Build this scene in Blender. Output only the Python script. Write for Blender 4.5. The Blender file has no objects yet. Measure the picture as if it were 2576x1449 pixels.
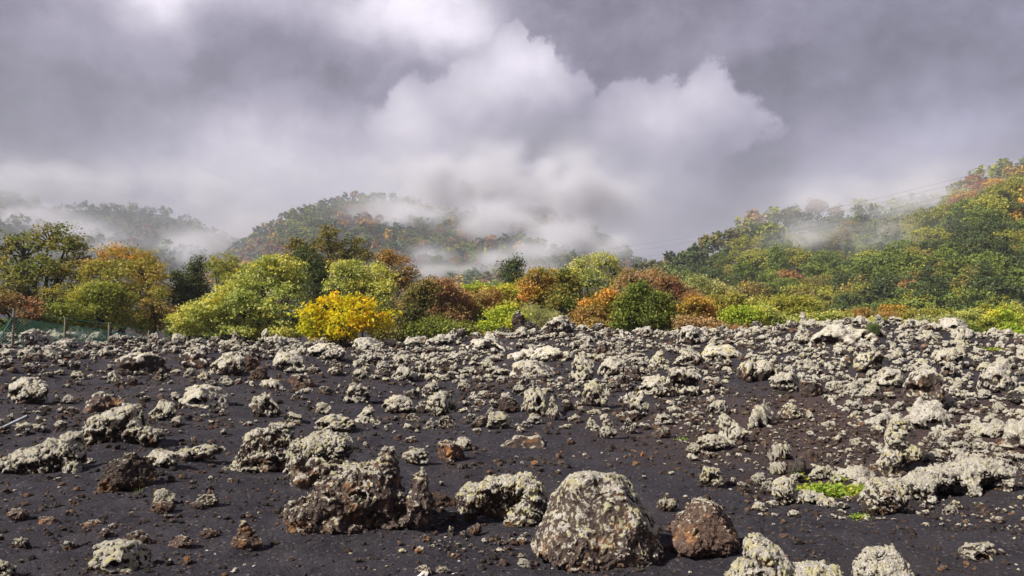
import bpy, math, random, time
import numpy as np
T0 = time.time()
R = math.radians
rng = np.random.default_rng(11)
random.seed(11)
scene = bpy.context.scene
COL = scene.collection

# ---------------------------------------------------------------- camera
FOC = 2004.0            # focal length in 1/2576 of the picture width
PITCH = math.atan(55.5 / FOC)
CAM_Z = 1.6
cam_data = bpy.data.cameras.new("camera")
cam_data.sensor_width = 36.0
cam_data.lens = 36.0 * FOC / 2576.0
cam_data.clip_start = 0.1
cam_data.clip_end = 6000.0
cam = bpy.data.objects.new("camera", cam_data)
cam.location = (0, 0, CAM_Z)
cam.rotation_euler = (R(90) + PITCH, 0, 0)
COL.objects.link(cam)
scene.camera = cam

scene.view_settings.view_transform = 'Standard'
scene.view_settings.look = 'None'
scene.view_settings.gamma = 1.0
scene.view_settings.exposure = 0.5
scene.view_settings.use_curve_mapping = False
scene.render.engine = 'CYCLES'
cy = scene.cycles
cy.use_denoising = True
try:
    cy.denoiser = 'OPENIMAGEDENOISE'
except Exception:
    pass
cy.max_bounces = 6
cy.diffuse_bounces = 3
cy.glossy_bounces = 1
cy.transmission_bounces = 2
cy.transparent_max_bounces = 6
cy.volume_bounces = 2
cy.caustics_reflective = False
cy.caustics_refractive = False
cy.sample_clamp_indirect = 4.0
cy.volume_max_steps = 256

def view_dir(px, py):
    """direction in the world for a point of the picture, used to lay the place out"""
    xc = px - 1288.0; yc = 724.5 - py
    c, s = math.cos(PITCH), math.sin(PITCH)
    v = np.array([xc, FOC * c - yc * s, FOC * s + yc * c])
    return v / np.linalg.norm(v)

# ---------------------------------------------------------------- node helper
class G:
    def __init__(s, tree):
        s.t = tree
    def n(s, typ, ins=None, **props):
        nd = s.t.nodes.new(typ)
        for k, v in props.items():
            setattr(nd, k, v)
        if ins:
            for k, v in ins.items():
                s.put(nd.inputs[k], v)
        return nd
    def put(s, sock, v):
        if isinstance(v, bpy.types.Node):
            v = v.outputs[0]
        if isinstance(v, bpy.types.NodeSocket):
            s.t.links.new(v, sock)
        else:
            if isinstance(v, (tuple, list)) and sock.type == 'RGBA' and len(v) == 3:
                v = (*v, 1.0)
            sock.default_value = v
    def m(s, op, a, b=0.0, c=None, clamp=False):
        nd = s.t.nodes.new('ShaderNodeMath'); nd.operation = op; nd.use_clamp = clamp
        s.put(nd.inputs[0], a); s.put(nd.inputs[1], b)
        if c is not None: s.put(nd.inputs[2], c)
        return nd.outputs[0]
    def v(s, op, a, b=None, out=0):
        nd = s.t.nodes.new('ShaderNodeVectorMath'); nd.operation = op
        s.put(nd.inputs[0], a)
        if b is not None:
            s.put(nd.inputs[3 if op == 'SCALE' else 1], b)
        return nd.outputs[out]
    def noise(s, vec, scale, detail=4.0, rough=0.5, dist=0.0, color=False):
        nd = s.n('ShaderNodeTexNoise', {'Scale': scale, 'Detail': detail, 'Roughness': rough, 'Distortion': dist})
        if vec is not None: s.put(nd.inputs['Vector'], vec)
        return nd.outputs['Color' if color else 'Fac']
    def mix(s, fac, a, b, blend='MIX'):
        nd = s.t.nodes.new('ShaderNodeMix'); nd.data_type = 'RGBA'; nd.blend_type = blend
        s.put(nd.inputs[0], fac); s.put(nd.inputs[6], a); s.put(nd.inputs[7], b)
        return nd.outputs[2]
    def ramp(s, fac, lo, hi, smooth=True):
        nd = s.t.nodes.new('ShaderNodeMapRange')
        nd.interpolation_type = 'SMOOTHSTEP' if smooth else 'LINEAR'
        nd.clamp = True if hasattr(nd, 'clamp') else True
        s.put(nd.inputs[0], fac); s.put(nd.inputs[1], lo); s.put(nd.inputs[2], hi)
        return nd.outputs[0]

# ---------------------------------------------------------------- sun
SUN_EL, SUN_AZ_VEC = R(40), np.array([-0.86, -0.51])     # sunlight comes from the left, a little from behind
SUN_AZ_VEC = SUN_AZ_VEC / np.linalg.norm(SUN_AZ_VEC)
to_sun = np.array([SUN_AZ_VEC[0] * math.cos(SUN_EL), SUN_AZ_VEC[1] * math.cos(SUN_EL), math.sin(SUN_EL)])
sun_data = bpy.data.lights.new("sun", 'SUN')
sun_data.energy = 4.9
sun_data.angle = R(0.8)
sun_data.color = (1.0, 0.955, 0.89)
sun = bpy.data.objects.new("sun", sun_data)
from mathutils import Vector
sun.rotation_euler = Vector((-to_sun[0], -to_sun[1], -to_sun[2])).to_track_quat('-Z', 'Y').to_euler()
sun.location = (-20, -8, 30)
COL.objects.link(sun)

# ---------------------------------------------------------------- world: clear sky far above, a broken cloud deck over it
world = bpy.data.worlds.new("World")
scene.world = world
world.use_nodes = True
wt = world.node_tree
wt.nodes.clear()
g = G(wt)
sky = g.n('ShaderNodeTexSky', sky_type='NISHITA', sun_disc=False)
sky.sun_elevation = SUN_EL
sky.sun_rotation = math.atan2(SUN_AZ_VEC[0], SUN_AZ_VEC[1])
bg_clear = g.n('ShaderNodeBackground', {'Color': sky, 'Strength': 0.10})
D0 = g.v('NORMALIZE', g.n('ShaderNodeTexCoord').outputs['Generated'])
wn1 = g.v('SUBTRACT', g.noise(D0, 5.0, 5.0, 0.55, color=True), (0.5, 0.5, 0.5))
DW = g.v('ADD', D0, g.v('SCALE', wn1, 0.11))
wn2 = g.v('SUBTRACT', g.noise(D0, 17.0, 7.0, 0.68, color=True), (0.5, 0.5, 0.5))
DE = g.v('ADD', g.v('ADD', D0, g.v('SCALE', wn1, 0.04)), g.v('SCALE', wn2, 0.062))

def blob(vec, px, py, rx, ry):
    c = view_dir(px, py)
    q = g.v('SUBTRACT', vec, tuple(c))
    q = g.v('MULTIPLY', q, (FOC / rx, FOC / ((rx + ry) * .5), FOC / ry))
    return g.v('LENGTH', q, out=1)

def soft(vec, px, py, rx, ry, amp):
    r = blob(vec, px, py, rx, ry)
    e = g.m('EXPONENT', g.m('MULTIPLY', g.m('MULTIPLY', r, r), -1.0))
    return g.m('MULTIPLY', e, amp)

def soft_sum(vec, items, start):
    acc = start
    for it in items:
        acc = g.m('ADD', acc, soft(vec, *it))
    return acc

LIGHTS = [  # soft light and dark patches of the cloud deck
    (380, 15, 110, 60, .36), (520, -30, 240, 50, .22), (640, 60, 70, 50, .08), (1010, 0, 190, 100, .50), (1160, 90, 100, 80, .24), (250, 120, 160, 120, .07), (130, 20, 160, 110, .05),
    (690, 320, 170, 80, .19), (560, 390, 240, 80, .12), (980, 420, 240, 110, .19), (1250, 500, 260, 80, .15), (700, 470, 320, 80, .13), (360, 430, 280, 60, .09),
    (2340, 310, 230, 90, .15), (2345, 190, 55, 40, .08), (2050, 490, 200, 60, .09), (2200, 420, 180, 80, .11), (1640, 450, 110, 120, .13), (2480, 330, 120, 60, .05),
    (1560, 600, 160, 60, .05), (1760, 585, 60, 24, .10), (640, 570, 200, 50, .08), (850, 560, 200, 60, .06), (1820, 560, 110, 80, -.05), (200, 440, 300, 60, -.03),
    (40, 280, 150, 130, -.08), (250, 300, 120, 90, -.02), (860, 170, 200, 90, -.02), (1900, 70, 520, 130, .03), (1880, 450, 110, 110, -.05), (1780, 540, 90, 50, -.03), (600, 160, 200, 80, .03), (1230, 20, 100, 90, .05),
]
fb1 = g.m('SUBTRACT', g.noise(g.v('MULTIPLY', DW, (1, 1, 1.5)), 6.5, 7.0, 0.55), 0.5)
val = soft_sum(DW, LIGHTS, 0.185)
val = g.m('ADD', val, g.m('MULTIPLY', fb1, 0.28))
fb3 = g.m('SUBTRACT', g.noise(g.v('MULTIPLY', DE, (1, 1, 1.3)), 17.0, 7.0, 0.62), 0.5)
val = g.m('ADD', val, g.m('MULTIPLY', fb3, 0.24))
# the two bright billows with firm upper edges
BILLOW = [(1330, 150, 62, 70), (1270, 230, 150, 120), (1300, 95, 50, 40), (1180, 300, 170, 120), (1390, 260, 90, 110), (1100, 350, 170, 110),
          (1640, 290, 150, 85), (1760, 310, 140, 100), (1560, 320, 110, 100)]
vA = g.n('ShaderNodeTexVoronoi', {'Vector': DW, 'Scale': 13.0, 'Smoothness': .6}, feature='SMOOTH_F1').outputs['Distance']
vB = g.n('ShaderNodeTexVoronoi', {'Vector': DE, 'Scale': 34.0, 'Smoothness': .6}, feature='SMOOTH_F1').outputs['Distance']
puffy = g.m('ADD', g.m('MULTIPLY', g.m('SUBTRACT', .45, vA), .50), g.m('MULTIPLY', g.m('SUBTRACT', .45, vB), .36))
fld = None
for b in BILLOW:
    f = g.m('SUBTRACT', 1.25, blob(DE, *b))
    fld = f if fld is None else g.m('SMOOTH_MAX', fld, f, 0.25)
fld = g.m('ADD', fld, puffy)
mask_hard = g.ramp(fld, 0.02, 0.26)
mask_fade = g.m('SUBTRACT', 1.0, g.ramp(g.n('ShaderNodeSeparateXYZ', {'Vector': DW}).outputs[2], 0.235, 0.12))
mask = g.m('MULTIPLY', mask_hard, mask_fade)
zc = g.n('ShaderNodeSeparateXYZ', {'Vector': D0}).outputs[2]
mask = g.m('MULTIPLY', mask_hard, g.ramp(g.n('ShaderNodeSeparateXYZ', {'Vector': DW}).outputs[2], 0.125, 0.235))
bil = soft_sum(DW, [(1290, 140, 130, 80, .30), (1200, 230, 100, 90, .16), (1020, 330, 90, 110, .24), (1690, 290, 160, 70, .22), (1360, 200, 60, 70, .08),
                    (1420, 420, 90, 60, -.14), (1440, 330, 60, 110, -.12), (1250, 400, 200, 80, -.02), (1180, 120, 60, 60, -.05)], 0.31)
fb2 = g.m('SUBTRACT', g.noise(DE, 9.0, 6.0, 0.5), 0.5)
bil = g.m('ADD', bil, g.m('MULTIPLY', fb2, 0.30))
bil = g.m('ADD', bil, g.m('MULTIPLY', puffy, 0.20))
lum = g.m('ADD', val, g.m('MULTIPLY', g.m('SUBTRACT', bil, val), mask))
lum = g.m('MULTIPLY', g.m('POWER', g.m('MAXIMUM', lum, 0.06), 1.38), 1.34)
lum = g.m('MAXIMUM', lum, 0.075)
tint = g.mix(g.ramp(lum, 0.10, 0.50, False), (0.96, 0.86, 1.25), (1.03, 0.955, 1.08))
bluer = g.ramp(g.n('ShaderNodeSeparateXYZ', {'Vector': D0}).outputs[0], 0.15, 0.6)
tint = g.mix(bluer, tint, g.mix(0.7, tint, (0.86, 0.85, 1.24)))
ccol = g.v('SCALE', tint, lum)
bg_cloud = g.n('ShaderNodeBackground', {'Color': ccol, 'Strength': 1.0})
mixw = g.n('ShaderNodeMixShader', {0: 0.94})
wt.links.new(bg_clear.outputs[0], mixw.inputs[1])
wt.links.new(bg_cloud.outputs[0], mixw.inputs[2])
wo = g.n('ShaderNodeOutputWorld')
wt.links.new(mixw.outputs[0], wo.inputs[0])
world.cycles.sampling_method = 'MANUAL'
world.cycles.sample_map_resolution = 512

# ---------------------------------------------------------------- numpy noise and shapes
_prm = np.random.default_rng(5).permutation(256).astype(np.int32)
_prm = np.concatenate([_prm, _prm])
_grd = np.random.default_rng(6).normal(size=(256, 3)); _grd /= np.linalg.norm(_grd, axis=1)[:, None]
_grd = _grd.astype(np.float32)

def perlin(p):
    """gradient noise, p (N,3) -> (N,) about -0.7..0.7"""
    p = np.asarray(p, dtype=np.float32)
    i0 = np.floor(p).astype(np.int32); f = p - i0
    i0 &= 255
    u = f * f * f * (f * (f * 6 - 15) + 10)
    out = 0
    ax = [_prm[i0[:, 0]], _prm[(i0[:, 0] + 1) & 255]]
    for dx in (0, 1):
        for dy in (0, 1):
            ay = _prm[ax[dx] + ((i0[:, 1] + dy) & 255)]
            for dz in (0, 1):
                gr = _grd[_prm[ay + ((i0[:, 2] + dz) & 255)]]
                d = gr[:, 0] * (f[:, 0] - dx) + gr[:, 1] * (f[:, 1] - dy) + gr[:, 2] * (f[:, 2] - dz)
                w = (u[:, 0] if dx else 1 - u[:, 0]) * (u[:, 1] if dy else 1 - u[:, 1]) * (u[:, 2] if dz else 1 - u[:, 2])
                out = out + w * d
    return out

def fbm(p, octv=4, rough=0.5, lac=2.03):
    s = 0; a = 1.0; q = np.array(p, dtype=np.float32)
    for _ in range(octv):
        s = s + a * perlin(q); q = q * lac + 17.3; a *= rough
    return s

def perlin2(x, y, s=0.0):
    return perlin(np.stack([x, y, np.full_like(x, 0.37 + s)], -1))

def fbm2(x, y, octv=4, rough=.5, s=0.0):
    sh = np.shape(x)
    p = np.stack([np.ravel(x), np.ravel(y), np.full(np.size(x), 0.37 + s)], -1)
    return fbm(p, octv, rough).reshape(sh)

def sstep(a, b, x):
    t = np.clip((x - a) / (b - a), 0, 1)
    return t * t * (3 - 2 * t)

def surface_nets(f, org, h):
    """isosurface of f<0 on a grid; returns verts, quads"""
    nx, ny, nz = f.shape
    ins = f < 0
    c = ins[:-1, :-1, :-1].astype(np.int8)
    tot = np.zeros((nx - 1, ny - 1, nz - 1), np.int8)
    for dx in (0, 1):
        for dy in (0, 1):
            for dz in (0, 1):
                tot += ins[dx:nx - 1 + dx, dy:ny - 1 + dy, dz:nz - 1 + dz]
    act = (tot > 0) & (tot < 8)
    ci = np.argwhere(act)
    idx = np.full(act.shape, -1, np.int64)
    idx[act] = np.arange(len(ci))
    acc = np.zeros((len(ci), 3)); cnt = np.zeros(len(ci))
    cor = np.array([[a, b, d] for a in (0, 1) for b in (0, 1) for d in (0, 1)])
    vals = np.stack([f[ci[:, 0] + o[0], ci[:, 1] + o[1], ci[:, 2] + o[2]] for o in cor], 1)
    for a in range(8):
        for b in range(a + 1, 8):
            if np.abs(cor[a] - cor[b]).sum() != 1: continue
            va, vb = vals[:, a], vals[:, b]
            mk = (va < 0) != (vb < 0)
            t = np.where(mk, va / np.where(mk, va - vb, 1), 0)
            pt = cor[a][None] + t[:, None] * (cor[b] - cor[a])[None]
            acc += np.where(mk[:, None], pt, 0); cnt += mk
    V = (ci + acc / cnt[:, None]) * h + org
    Q = []
    for ax in range(3):
        sl = [slice(0, None)] * 3
        a = [slice(None)] * 3; b = [slice(None)] * 3
        a[ax] = slice(0, -1); b[ax] = slice(1, None)
        o1, o2 = [k for k in range(3) if k != ax]
        for k in (o1, o2):
            a[k] = slice(1, -1); b[k] = slice(1, -1)
        A = ins[tuple(a)]; B = ins[tuple(b)]
        ed = np.argwhere(A != B)
        if not len(ed): continue
        flip = A[tuple(ed.T)]
        ed = ed.copy(); ed[:, o1] += 1; ed[:, o2] += 1
        def cell(d1, d2):
            e = ed.copy(); e[:, o1] -= d1; e[:, o2] -= d2
            return idx[e[:, 0], e[:, 1], e[:, 2]]
        q = np.stack([cell(1, 1), cell(0, 1), cell(0, 0), cell(1, 0)], 1)
        if ax == 1: flip = ~flip
        q = np.where(flip[:, None], q, q[:, ::-1])
        Q.append(q)
    Q = np.concatenate(Q)
    Q = Q[(Q >= 0).all(1)]
    return V, Q

def smin(a, b, k):
    h = np.clip(0.5 + 0.5 * (b - a) / k, 0, 1)
    return b + (a - b) * h - k * h * (1 - h)

def rock_mesh(seed, blobs, holes=(), n=48, low=.16, knob=.14, fine=.05, kf=3.2, blend=.12, cut=None, cuts=0):
    """lava clinker: blobs and holes are (x,y,z,rx,ry,rz[,yaw]) ; crust made of billowed knobs"""
    B = np.array([b[:6] for b in blobs], float)
    lo = (B[:, :3] - B[:, 3:6]).min(0) - .28 * B[:, 3:6].mean(); hi = (B[:, :3] + B[:, 3:6]).max(0) + .28 * B[:, 3:6].mean()
    if cut is not None: lo[2] = max(lo[2], cut)
    h = (hi - lo).max() / n
    dims = np.ceil((hi - lo) / h).astype(int) + 2
    ax = [lo[k] - h + h * np.arange(dims[k] + 1) for k in range(3)]
    P = np.stack(np.meshgrid(*ax, indexing='ij'), -1).reshape(-1, 3).astype(np.float32)
    sz = B[:, 3:6].mean()
    def ell(b, P):
        q = P - np.array(b[:3], np.float32)
        if len(b) > 6:
            c, s = math.cos(b[6]), math.sin(b[6])      # tilt in the x-z plane
            q = np.stack([c * q[:, 0] + s * q[:, 2], q[:, 1], -s * q[:, 0] + c * q[:, 2]], 1)
        r = np.array(b[3:6], np.float32)
        k0 = np.linalg.norm(q / r, axis=1)
        return (k0 - 1) * r.min() * (.5 + .5 * k0 / (k0 + .3))
    d = None
    for b in blobs:
        e = ell(b, P)
        d = e if d is None else smin(d, e, blend * sz * 2)
    for b in holes:
        d = np.maximum(d, -ell(b, P))
    if cuts:
        rc = np.random.default_rng(int(seed) + 77)
        pl = cuts if isinstance(cuts, (list, tuple)) else []
        for _ in range(0 if pl else cuts):
            nn = rc.normal(size=3); nn[2] = abs(nn[2]) * .8 + .1; nn /= np.linalg.norm(nn)
            pl = pl + [(*nn, rc.uniform(.62, .86))]
        for (a_, b_, c_, f_) in pl:
            nn = np.array([a_, b_, c_], float); nn /= np.linalg.norm(nn)
            sup = max(float(nn @ bb[:3] + np.linalg.norm(nn * bb[3:6])) for bb in B)
            low_ = min(float(nn @ bb[:3]) for bb in B)
            d = np.maximum(d, P @ nn.astype(np.float32) - (low_ + (sup - low_) * f_))
    band = np.abs(d) < sz * (low + knob + fine) * 1.7 + h * 2
    q = P[band] / sz + seed * 7.77
    dd = d[band]
    dd = dd - sz * low * 1.4 * fbm(q * 1.1, 3)
    w = q + .35 * np.stack([perlin(q * 1.7), perlin(q * 1.7 + 31), perlin(q * 1.7 + 67)], 1)
    dd = dd - sz * knob * (1.6 * np.abs(perlin(w * kf)) - .28) - sz * knob * .55 * (1.6 * np.abs(perlin(w * kf * 2.3 + 5)) - .28)
    dd = dd - sz * fine * (1.8 * np.abs(perlin(w * kf * 5.1 + 9)) - .3)
    d[band] = dd
    f = d.reshape([len(a) for a in ax])
    f[0], f[-1], f[:, 0], f[:, -1], f[:, :, 0], f[:, :, -1] = (np.abs(h),) * 6
    V, Q = surface_nets(f, np.array([a[0] for a in ax]), h)
    return V, Q

def form_of(V, F, it=8):
    """what lichen cover and the tone of the bare rock go by: how far a place faces up, how far it stands proud of its surroundings, how high on the rock it is"""
    n, k = len(V), F.shape[1]
    idx = F.ravel(); cnt = np.bincount(idx, minlength=n).astype(float) + 1e-9
    a = V[F[:, 1]] - V[F[:, 0]]; b = V[F[:, 2]] - V[F[:, 0]]
    fn = np.cross(a, b)
    def tov(x): return np.stack([np.bincount(idx, np.repeat(x[:, c], k), n) for c in range(3)], 1) / cnt[:, None]
    N = tov(fn); S = V.copy()
    for _ in range(it):
        N = tov(N[F].mean(1)); S = tov(S[F].mean(1))
    N /= np.linalg.norm(N, axis=1)[:, None] + 1e-12
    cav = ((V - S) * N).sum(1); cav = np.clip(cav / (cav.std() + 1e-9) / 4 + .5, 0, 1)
    h = (V[:, 2] - V[:, 2].min()) / (np.ptp(V[:, 2]) + 1e-9)
    return np.stack([N[:, 2] * .5 + .5, cav, h, np.ones(n)], 1)

def mesh_from(name, V, F, mat=None, smooth=False, attrs=None, mats=None, mat_idx=None, nv=4):
    me = bpy.data.meshes.new(name)
    V = np.asarray(V, np.float32)
    if isinstance(F, np.ndarray):
        nf, k = F.shape
        me.vertices.add(len(V)); me.vertices.foreach_set('co', V.ravel())
        me.loops.add(nf * k); me.loops.foreach_set('vertex_index', F.astype(np.int32).ravel())
        me.polygons.add(nf)
        me.polygons.foreach_set('loop_start', (np.arange(nf) * k).astype(np.int32))
        me.polygons.foreach_set('loop_total', np.full(nf, k, np.int32))
        me.update(calc_edges=True)
    else:
        me.from_pydata(V.tolist(), [], F)
    me.polygons.foreach_set('use_smooth', np.full(len(me.polygons), smooth))
    for m in (mats or ([mat] if mat else [])):
        me.materials.append(m)
    if mat_idx is not None:
        me.polygons.foreach_set('material_index', np.asarray(mat_idx, np.int32))
    for nm, (dom, typ, arr) in (attrs or {}).items():
        a = me.attributes.new(nm, typ, dom)
        a.data.foreach_set('color' if typ == 'FLOAT_COLOR' else 'value', np.asarray(arr, np.float32).ravel())
    me.update()
    return me

def link(name, data, label=None, cat=None, group=None, kind=None, parent=None, loc=(0, 0, 0), rot=(0, 0, 0), scale=(1, 1, 1), color=None):
    o = bpy.data.objects.new(name, data)
    COL.objects.link(o)
    o.location = loc; o.rotation_euler = rot; o.scale = scale
    if parent is not None: o.parent = parent
    if label: o['label'] = label
    if cat: o['category'] = cat
    if group: o['group'] = group
    if kind: o['kind'] = kind
    if color is not None: o.color = color
    return o

# ---------------------------------------------------------------- materials
def new_mat(name):
    m = bpy.data.materials.new(name); m.use_nodes = True
    nt = m.node_tree; nt.nodes.clear()
    return m, G(nt)

def finish(g, col, rough=0.9, bump=None, spec=0.25, transl=None):
    p = g.n('ShaderNodeBsdfPrincipled', {'Base Color': col, 'Roughness': rough, 'Specular IOR Level': spec})
    if bump is not None: g.put(p.inputs['Normal'], bump)
    sh = p.outputs[0]
    if transl is not None:
        tr = g.n('ShaderNodeBsdfTranslucent', {'Color': transl[1]})
        mx = g.n('ShaderNodeMixShader', {0: transl[0]})
        g.t.links.new(sh, mx.inputs[1]); g.t.links.new(tr.outputs[0], mx.inputs[2]); sh = mx.outputs[0]
    o = g.n('ShaderNodeOutputMaterial'); g.t.links.new(sh, o.inputs[0])

def rock_material(name, source, dens=1.0):
    """lava with a crust of lichen; R lichen cover, G red warmth, B yellow of the lichen, A lightness of the bare rock"""
    m, g = new_mat(name)
    if source == 'OBJECT':
        oi = g.n('ShaderNodeObjectInfo'); c = oi.outputs['Color']; al = oi.outputs['Alpha']; rnd = oi.outputs['Random']
        P = g.v('ADD', g.n('ShaderNodeTexCoord').outputs['Object'], g.n('ShaderNodeCombineXYZ', {0: g.m('MULTIPLY', rnd, 13.0), 1: g.m('MULTIPLY', rnd, 7.0)}))
    else:
        at = g.n('ShaderNodeAttribute', attribute_name='tone'); c = at.outputs['Color']; al = at.outputs['Alpha']
        P = g.n('ShaderNodeTexCoord').outputs['Object']
    sp = g.n('ShaderNodeSeparateColor', {0: c})
    lich, warm, yel = sp.outputs[0], sp.outputs[1], sp.outputs[2]
    P = g.v('SCALE', P, dens)
    geo = g.n('ShaderNodeNewGeometry')
    fm = g.n('ShaderNodeSeparateColor', {0: g.n('ShaderNodeAttribute', attribute_name='form').outputs['Color']})
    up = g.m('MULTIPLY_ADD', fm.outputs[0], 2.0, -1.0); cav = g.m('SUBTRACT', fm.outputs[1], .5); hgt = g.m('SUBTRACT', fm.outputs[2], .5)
    n1 = g.noise(P, 2.6, 5.0, .6); n2 = g.noise(P, 9.0, 5.0, .62); n3 = g.noise(P, 30.0, 4.0, .65); n4 = g.noise(P, 75.0, 3.0, .6)
    # bare rock
    dark = g.mix(warm, (.022, .019, .019), (.050, .030, .023))
    lite = g.mix(warm, (.082, .069, .060), (.140, .090, .066))
    base = g.mix(g.ramp(g.m('ADD', g.m('MULTIPLY', n2, .6), g.m('MULTIPLY', n3, .4)), .36, .62), dark, lite)
    base = g.mix(g.ramp(n1, .52, .66), base, g.mix(warm, (.125, .092, .058), (.30, .135, .050)))
    base = g.v('SCALE', base, g.m('ADD', 0.55, al))
    # lichen cover: likes the tops and the knobs
    f = g.m('ADD', g.m('MULTIPLY', g.m('SUBTRACT', n1, .5), .9), g.m('MULTIPLY', g.m('SUBTRACT', n2, .5), 1.6))
    f = g.m('ADD', f, g.m('MULTIPLY', g.m('SUBTRACT', n3, .5), 1.0))
    f = g.m('ADD', f, g.m('ADD', g.m('MULTIPLY', g.m('SUBTRACT', up, .18), .62), g.m('ADD', g.m('MULTIPLY', cav, 1.15), g.m('MULTIPLY', hgt, .30))))
    f = g.m('ADD', f, g.m('MULTIPLY', g.m('SUBTRACT', lich, .62), 1.15))
    cover = g.ramp(f, -.02, .16)
    cover = g.m('MULTIPLY', cover, g.ramp(lich, .015, .06))
    vor = g.n('ShaderNodeTexVoronoi', {'Vector': g.v('ADD', P, g.v('SCALE', g.noise(P, 12, 2, .5, color=True), .12)), 'Scale': 13.0})
    vc = g.n('ShaderNodeSeparateColor', {0: vor.outputs['Color']})
    lc = g.mix(g.ramp(n3, .34, .62), (.27, .235, .18), (.61, .565, .475))
    lc = g.mix(g.ramp(n4, .50, .66), lc, (.88, .83, .74))
    lc = g.mix(g.m('MULTIPLY', g.ramp(vc.outputs[0], .5, .75), g.m('ADD', .15, g.m('MULTIPLY', yel, 1.1))), lc, (.58, .52, .27))
    lc = g.mix(g.m('MULTIPLY', g.ramp(vc.outputs[1], .62, .85), .5), lc, (.40, .36, .29))
    moss = g.m('MULTIPLY', g.ramp(g.noise(P, 3.4, 4.0, .6), .60, .70), g.m('MULTIPLY', yel, .9))
    lc = g.mix(moss, lc, (.20, .165, .03))
    base = g.v('SCALE', base, g.m('ADD', 1.0, g.m('MULTIPLY', cav, .9)))  # bare rock colour goes darker in the creases and lighter on the knobs
    col = g.mix(cover, base, lc)
    hb = g.m('ADD', g.m('MULTIPLY', n3, .6), g.m('ADD', g.m('MULTIPLY', n4, .4), g.m('MULTIPLY', n2, .7)))
    hb = g.m('ADD', hb, g.m('MULTIPLY', cover, .18))
    bp = g.n('ShaderNodeBump', {'Strength': .75, 'Distance': .05 if source == 'OBJECT' else .04, 'Height': hb})
    finish(g, col, .92, bp.outputs[0], .18)
    return m

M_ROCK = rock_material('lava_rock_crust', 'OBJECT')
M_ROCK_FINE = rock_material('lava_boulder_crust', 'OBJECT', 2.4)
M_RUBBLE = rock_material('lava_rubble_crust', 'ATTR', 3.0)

def sand_material():
    m, g = new_mat('black_volcanic_sand')
    P = g.n('ShaderNodeTexCoord').outputs['Object']
    n1 = g.noise(P, .22, 4.0, .6); n2 = g.noise(P, 2.2, 5.0, .6); n3 = g.noise(P, 22.0, 4.0, .7); n4 = g.noise(P, 95.0, 3.0, .75)
    c = g.mix(g.ramp(n2, .35, .68), (.035, .031, .039), (.062, .055, .063))
    c = g.mix(g.m('MULTIPLY', g.ramp(n1, .50, .66), .5), c, (.092, .070, .064))
    c = g.mix(g.m('MULTIPLY', g.ramp(n3, .52, .72), .55), c, (.120, .103, .104))
    c = g.mix(g.m('MULTIPLY', g.ramp(n4, .50, .36), .75), c, (.015, .014, .018))
    c = g.mix(g.m('MULTIPLY', g.ramp(n4, .60, .70), .7), c, (.21, .19, .19))
    rd = g.v('LENGTH', g.v('MULTIPLY', g.v('SUBTRACT', P, (5.2, 10.5, 0.0)), (.22, .26, 0.0)), out=1)
    rd = g.m('ADD', rd, g.m('MULTIPLY', g.m('SUBTRACT', n2, .5), 1.1))
    c = g.mix(g.m('MULTIPLY', g.ramp(rd, 1.15, .45), .75), c, g.mix(n3, (.060, .040, .038), (.125, .078, .066)))
    v = g.n('ShaderNodeTexVoronoi', {'Vector': P, 'Scale': 46.0})
    vc = g.n('ShaderNodeSeparateColor', {0: v.outputs['Color']})
    c = g.mix(g.m('MULTIPLY', g.ramp(vc.outputs[0], .90, .93), g.ramp(v.outputs['Distance'], .55, .35)), c,
              g.mix(vc.outputs[1], (.13, .080, .062), (.22, .20, .19)))
    hb = g.m('ADD', g.m('MULTIPLY', n4, .35), g.m('ADD', g.m('MULTIPLY', n3, .6), g.m('MULTIPLY', v.outputs['Distance'], -.12)))
    bp = g.n('ShaderNodeBump', {'Strength': 1.0, 'Distance': .055, 'Height': hb})
    bp2 = g.n('ShaderNodeBump', {'Strength': .5, 'Distance': .12, 'Height': n2, 'Normal': bp.outputs[0]})
    finish(g, c, .93, bp2.outputs[0], .2)
    return m
M_SAND = sand_material()

# ---------------------------------------------------------------- terrain
CX = [-40, -24, -20, -15.5, -12, -6.8, -4, -1.5, 0.2, 2, 4, 5.5, 9, 12, 16, 20, 40]
CZ = [.36, .24, .22, -.06, -.08, -.10, -.05, .25, .45, .68, .46, .32, .22, .12, .0, -.1, -.2]
MX = [2.0, 4.2, 6, 8, 10, 11.8, 14, 16.7, 22, 40]
MZ = [0, .08, .30, .64, .86, .92, .80, .54, .42, .3]

def terrain(x, y):
    x = np.asarray(x, float); y = np.asarray(y, float)
    z = np.interp(x, CX, CZ) * sstep(13, 33, y)
    mz = np.interp(x * 26 / np.clip(y, 9, 26), MX, MZ) * sstep(8.5, 24.0, y)
    z = np.maximum(z, mz) * .6 + .4 * (z + mz)
    z = z - (1.9 + .45 * (np.interp(x, [-30, 0], [0, 1]))) * sstep(36, 55, y) - .35 * sstep(29, 36, y) * sstep(5, 9, x)
    amp = sstep(4, 14, y)
    z = z + .34 * amp * fbm2(x * .21, y * .21, 3, .5, 1.) * (1 - sstep(60, 90, y))
    z = z + (.055 + .05 * amp) * fbm2(x * .75, y * .75, 3, .5, 5.)
    near = 1 - sstep(25, 50, y)
    z = z + near * (.040 * fbm2(x * 3.1, y * 3.1, 3, .55, 9.) - .014 * np.abs(fbm2(x * 2.2 + .3 * y, y * 5.5, 2, .5, 12.)))
    for (hx, hy, hr, hd) in HOLLOWS:
        z = z - hd * np.exp(-((x - hx) ** 2 + ((y - hy) * 1.2) ** 2) / hr ** 2)
    return z
HOLLOWS = []

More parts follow.
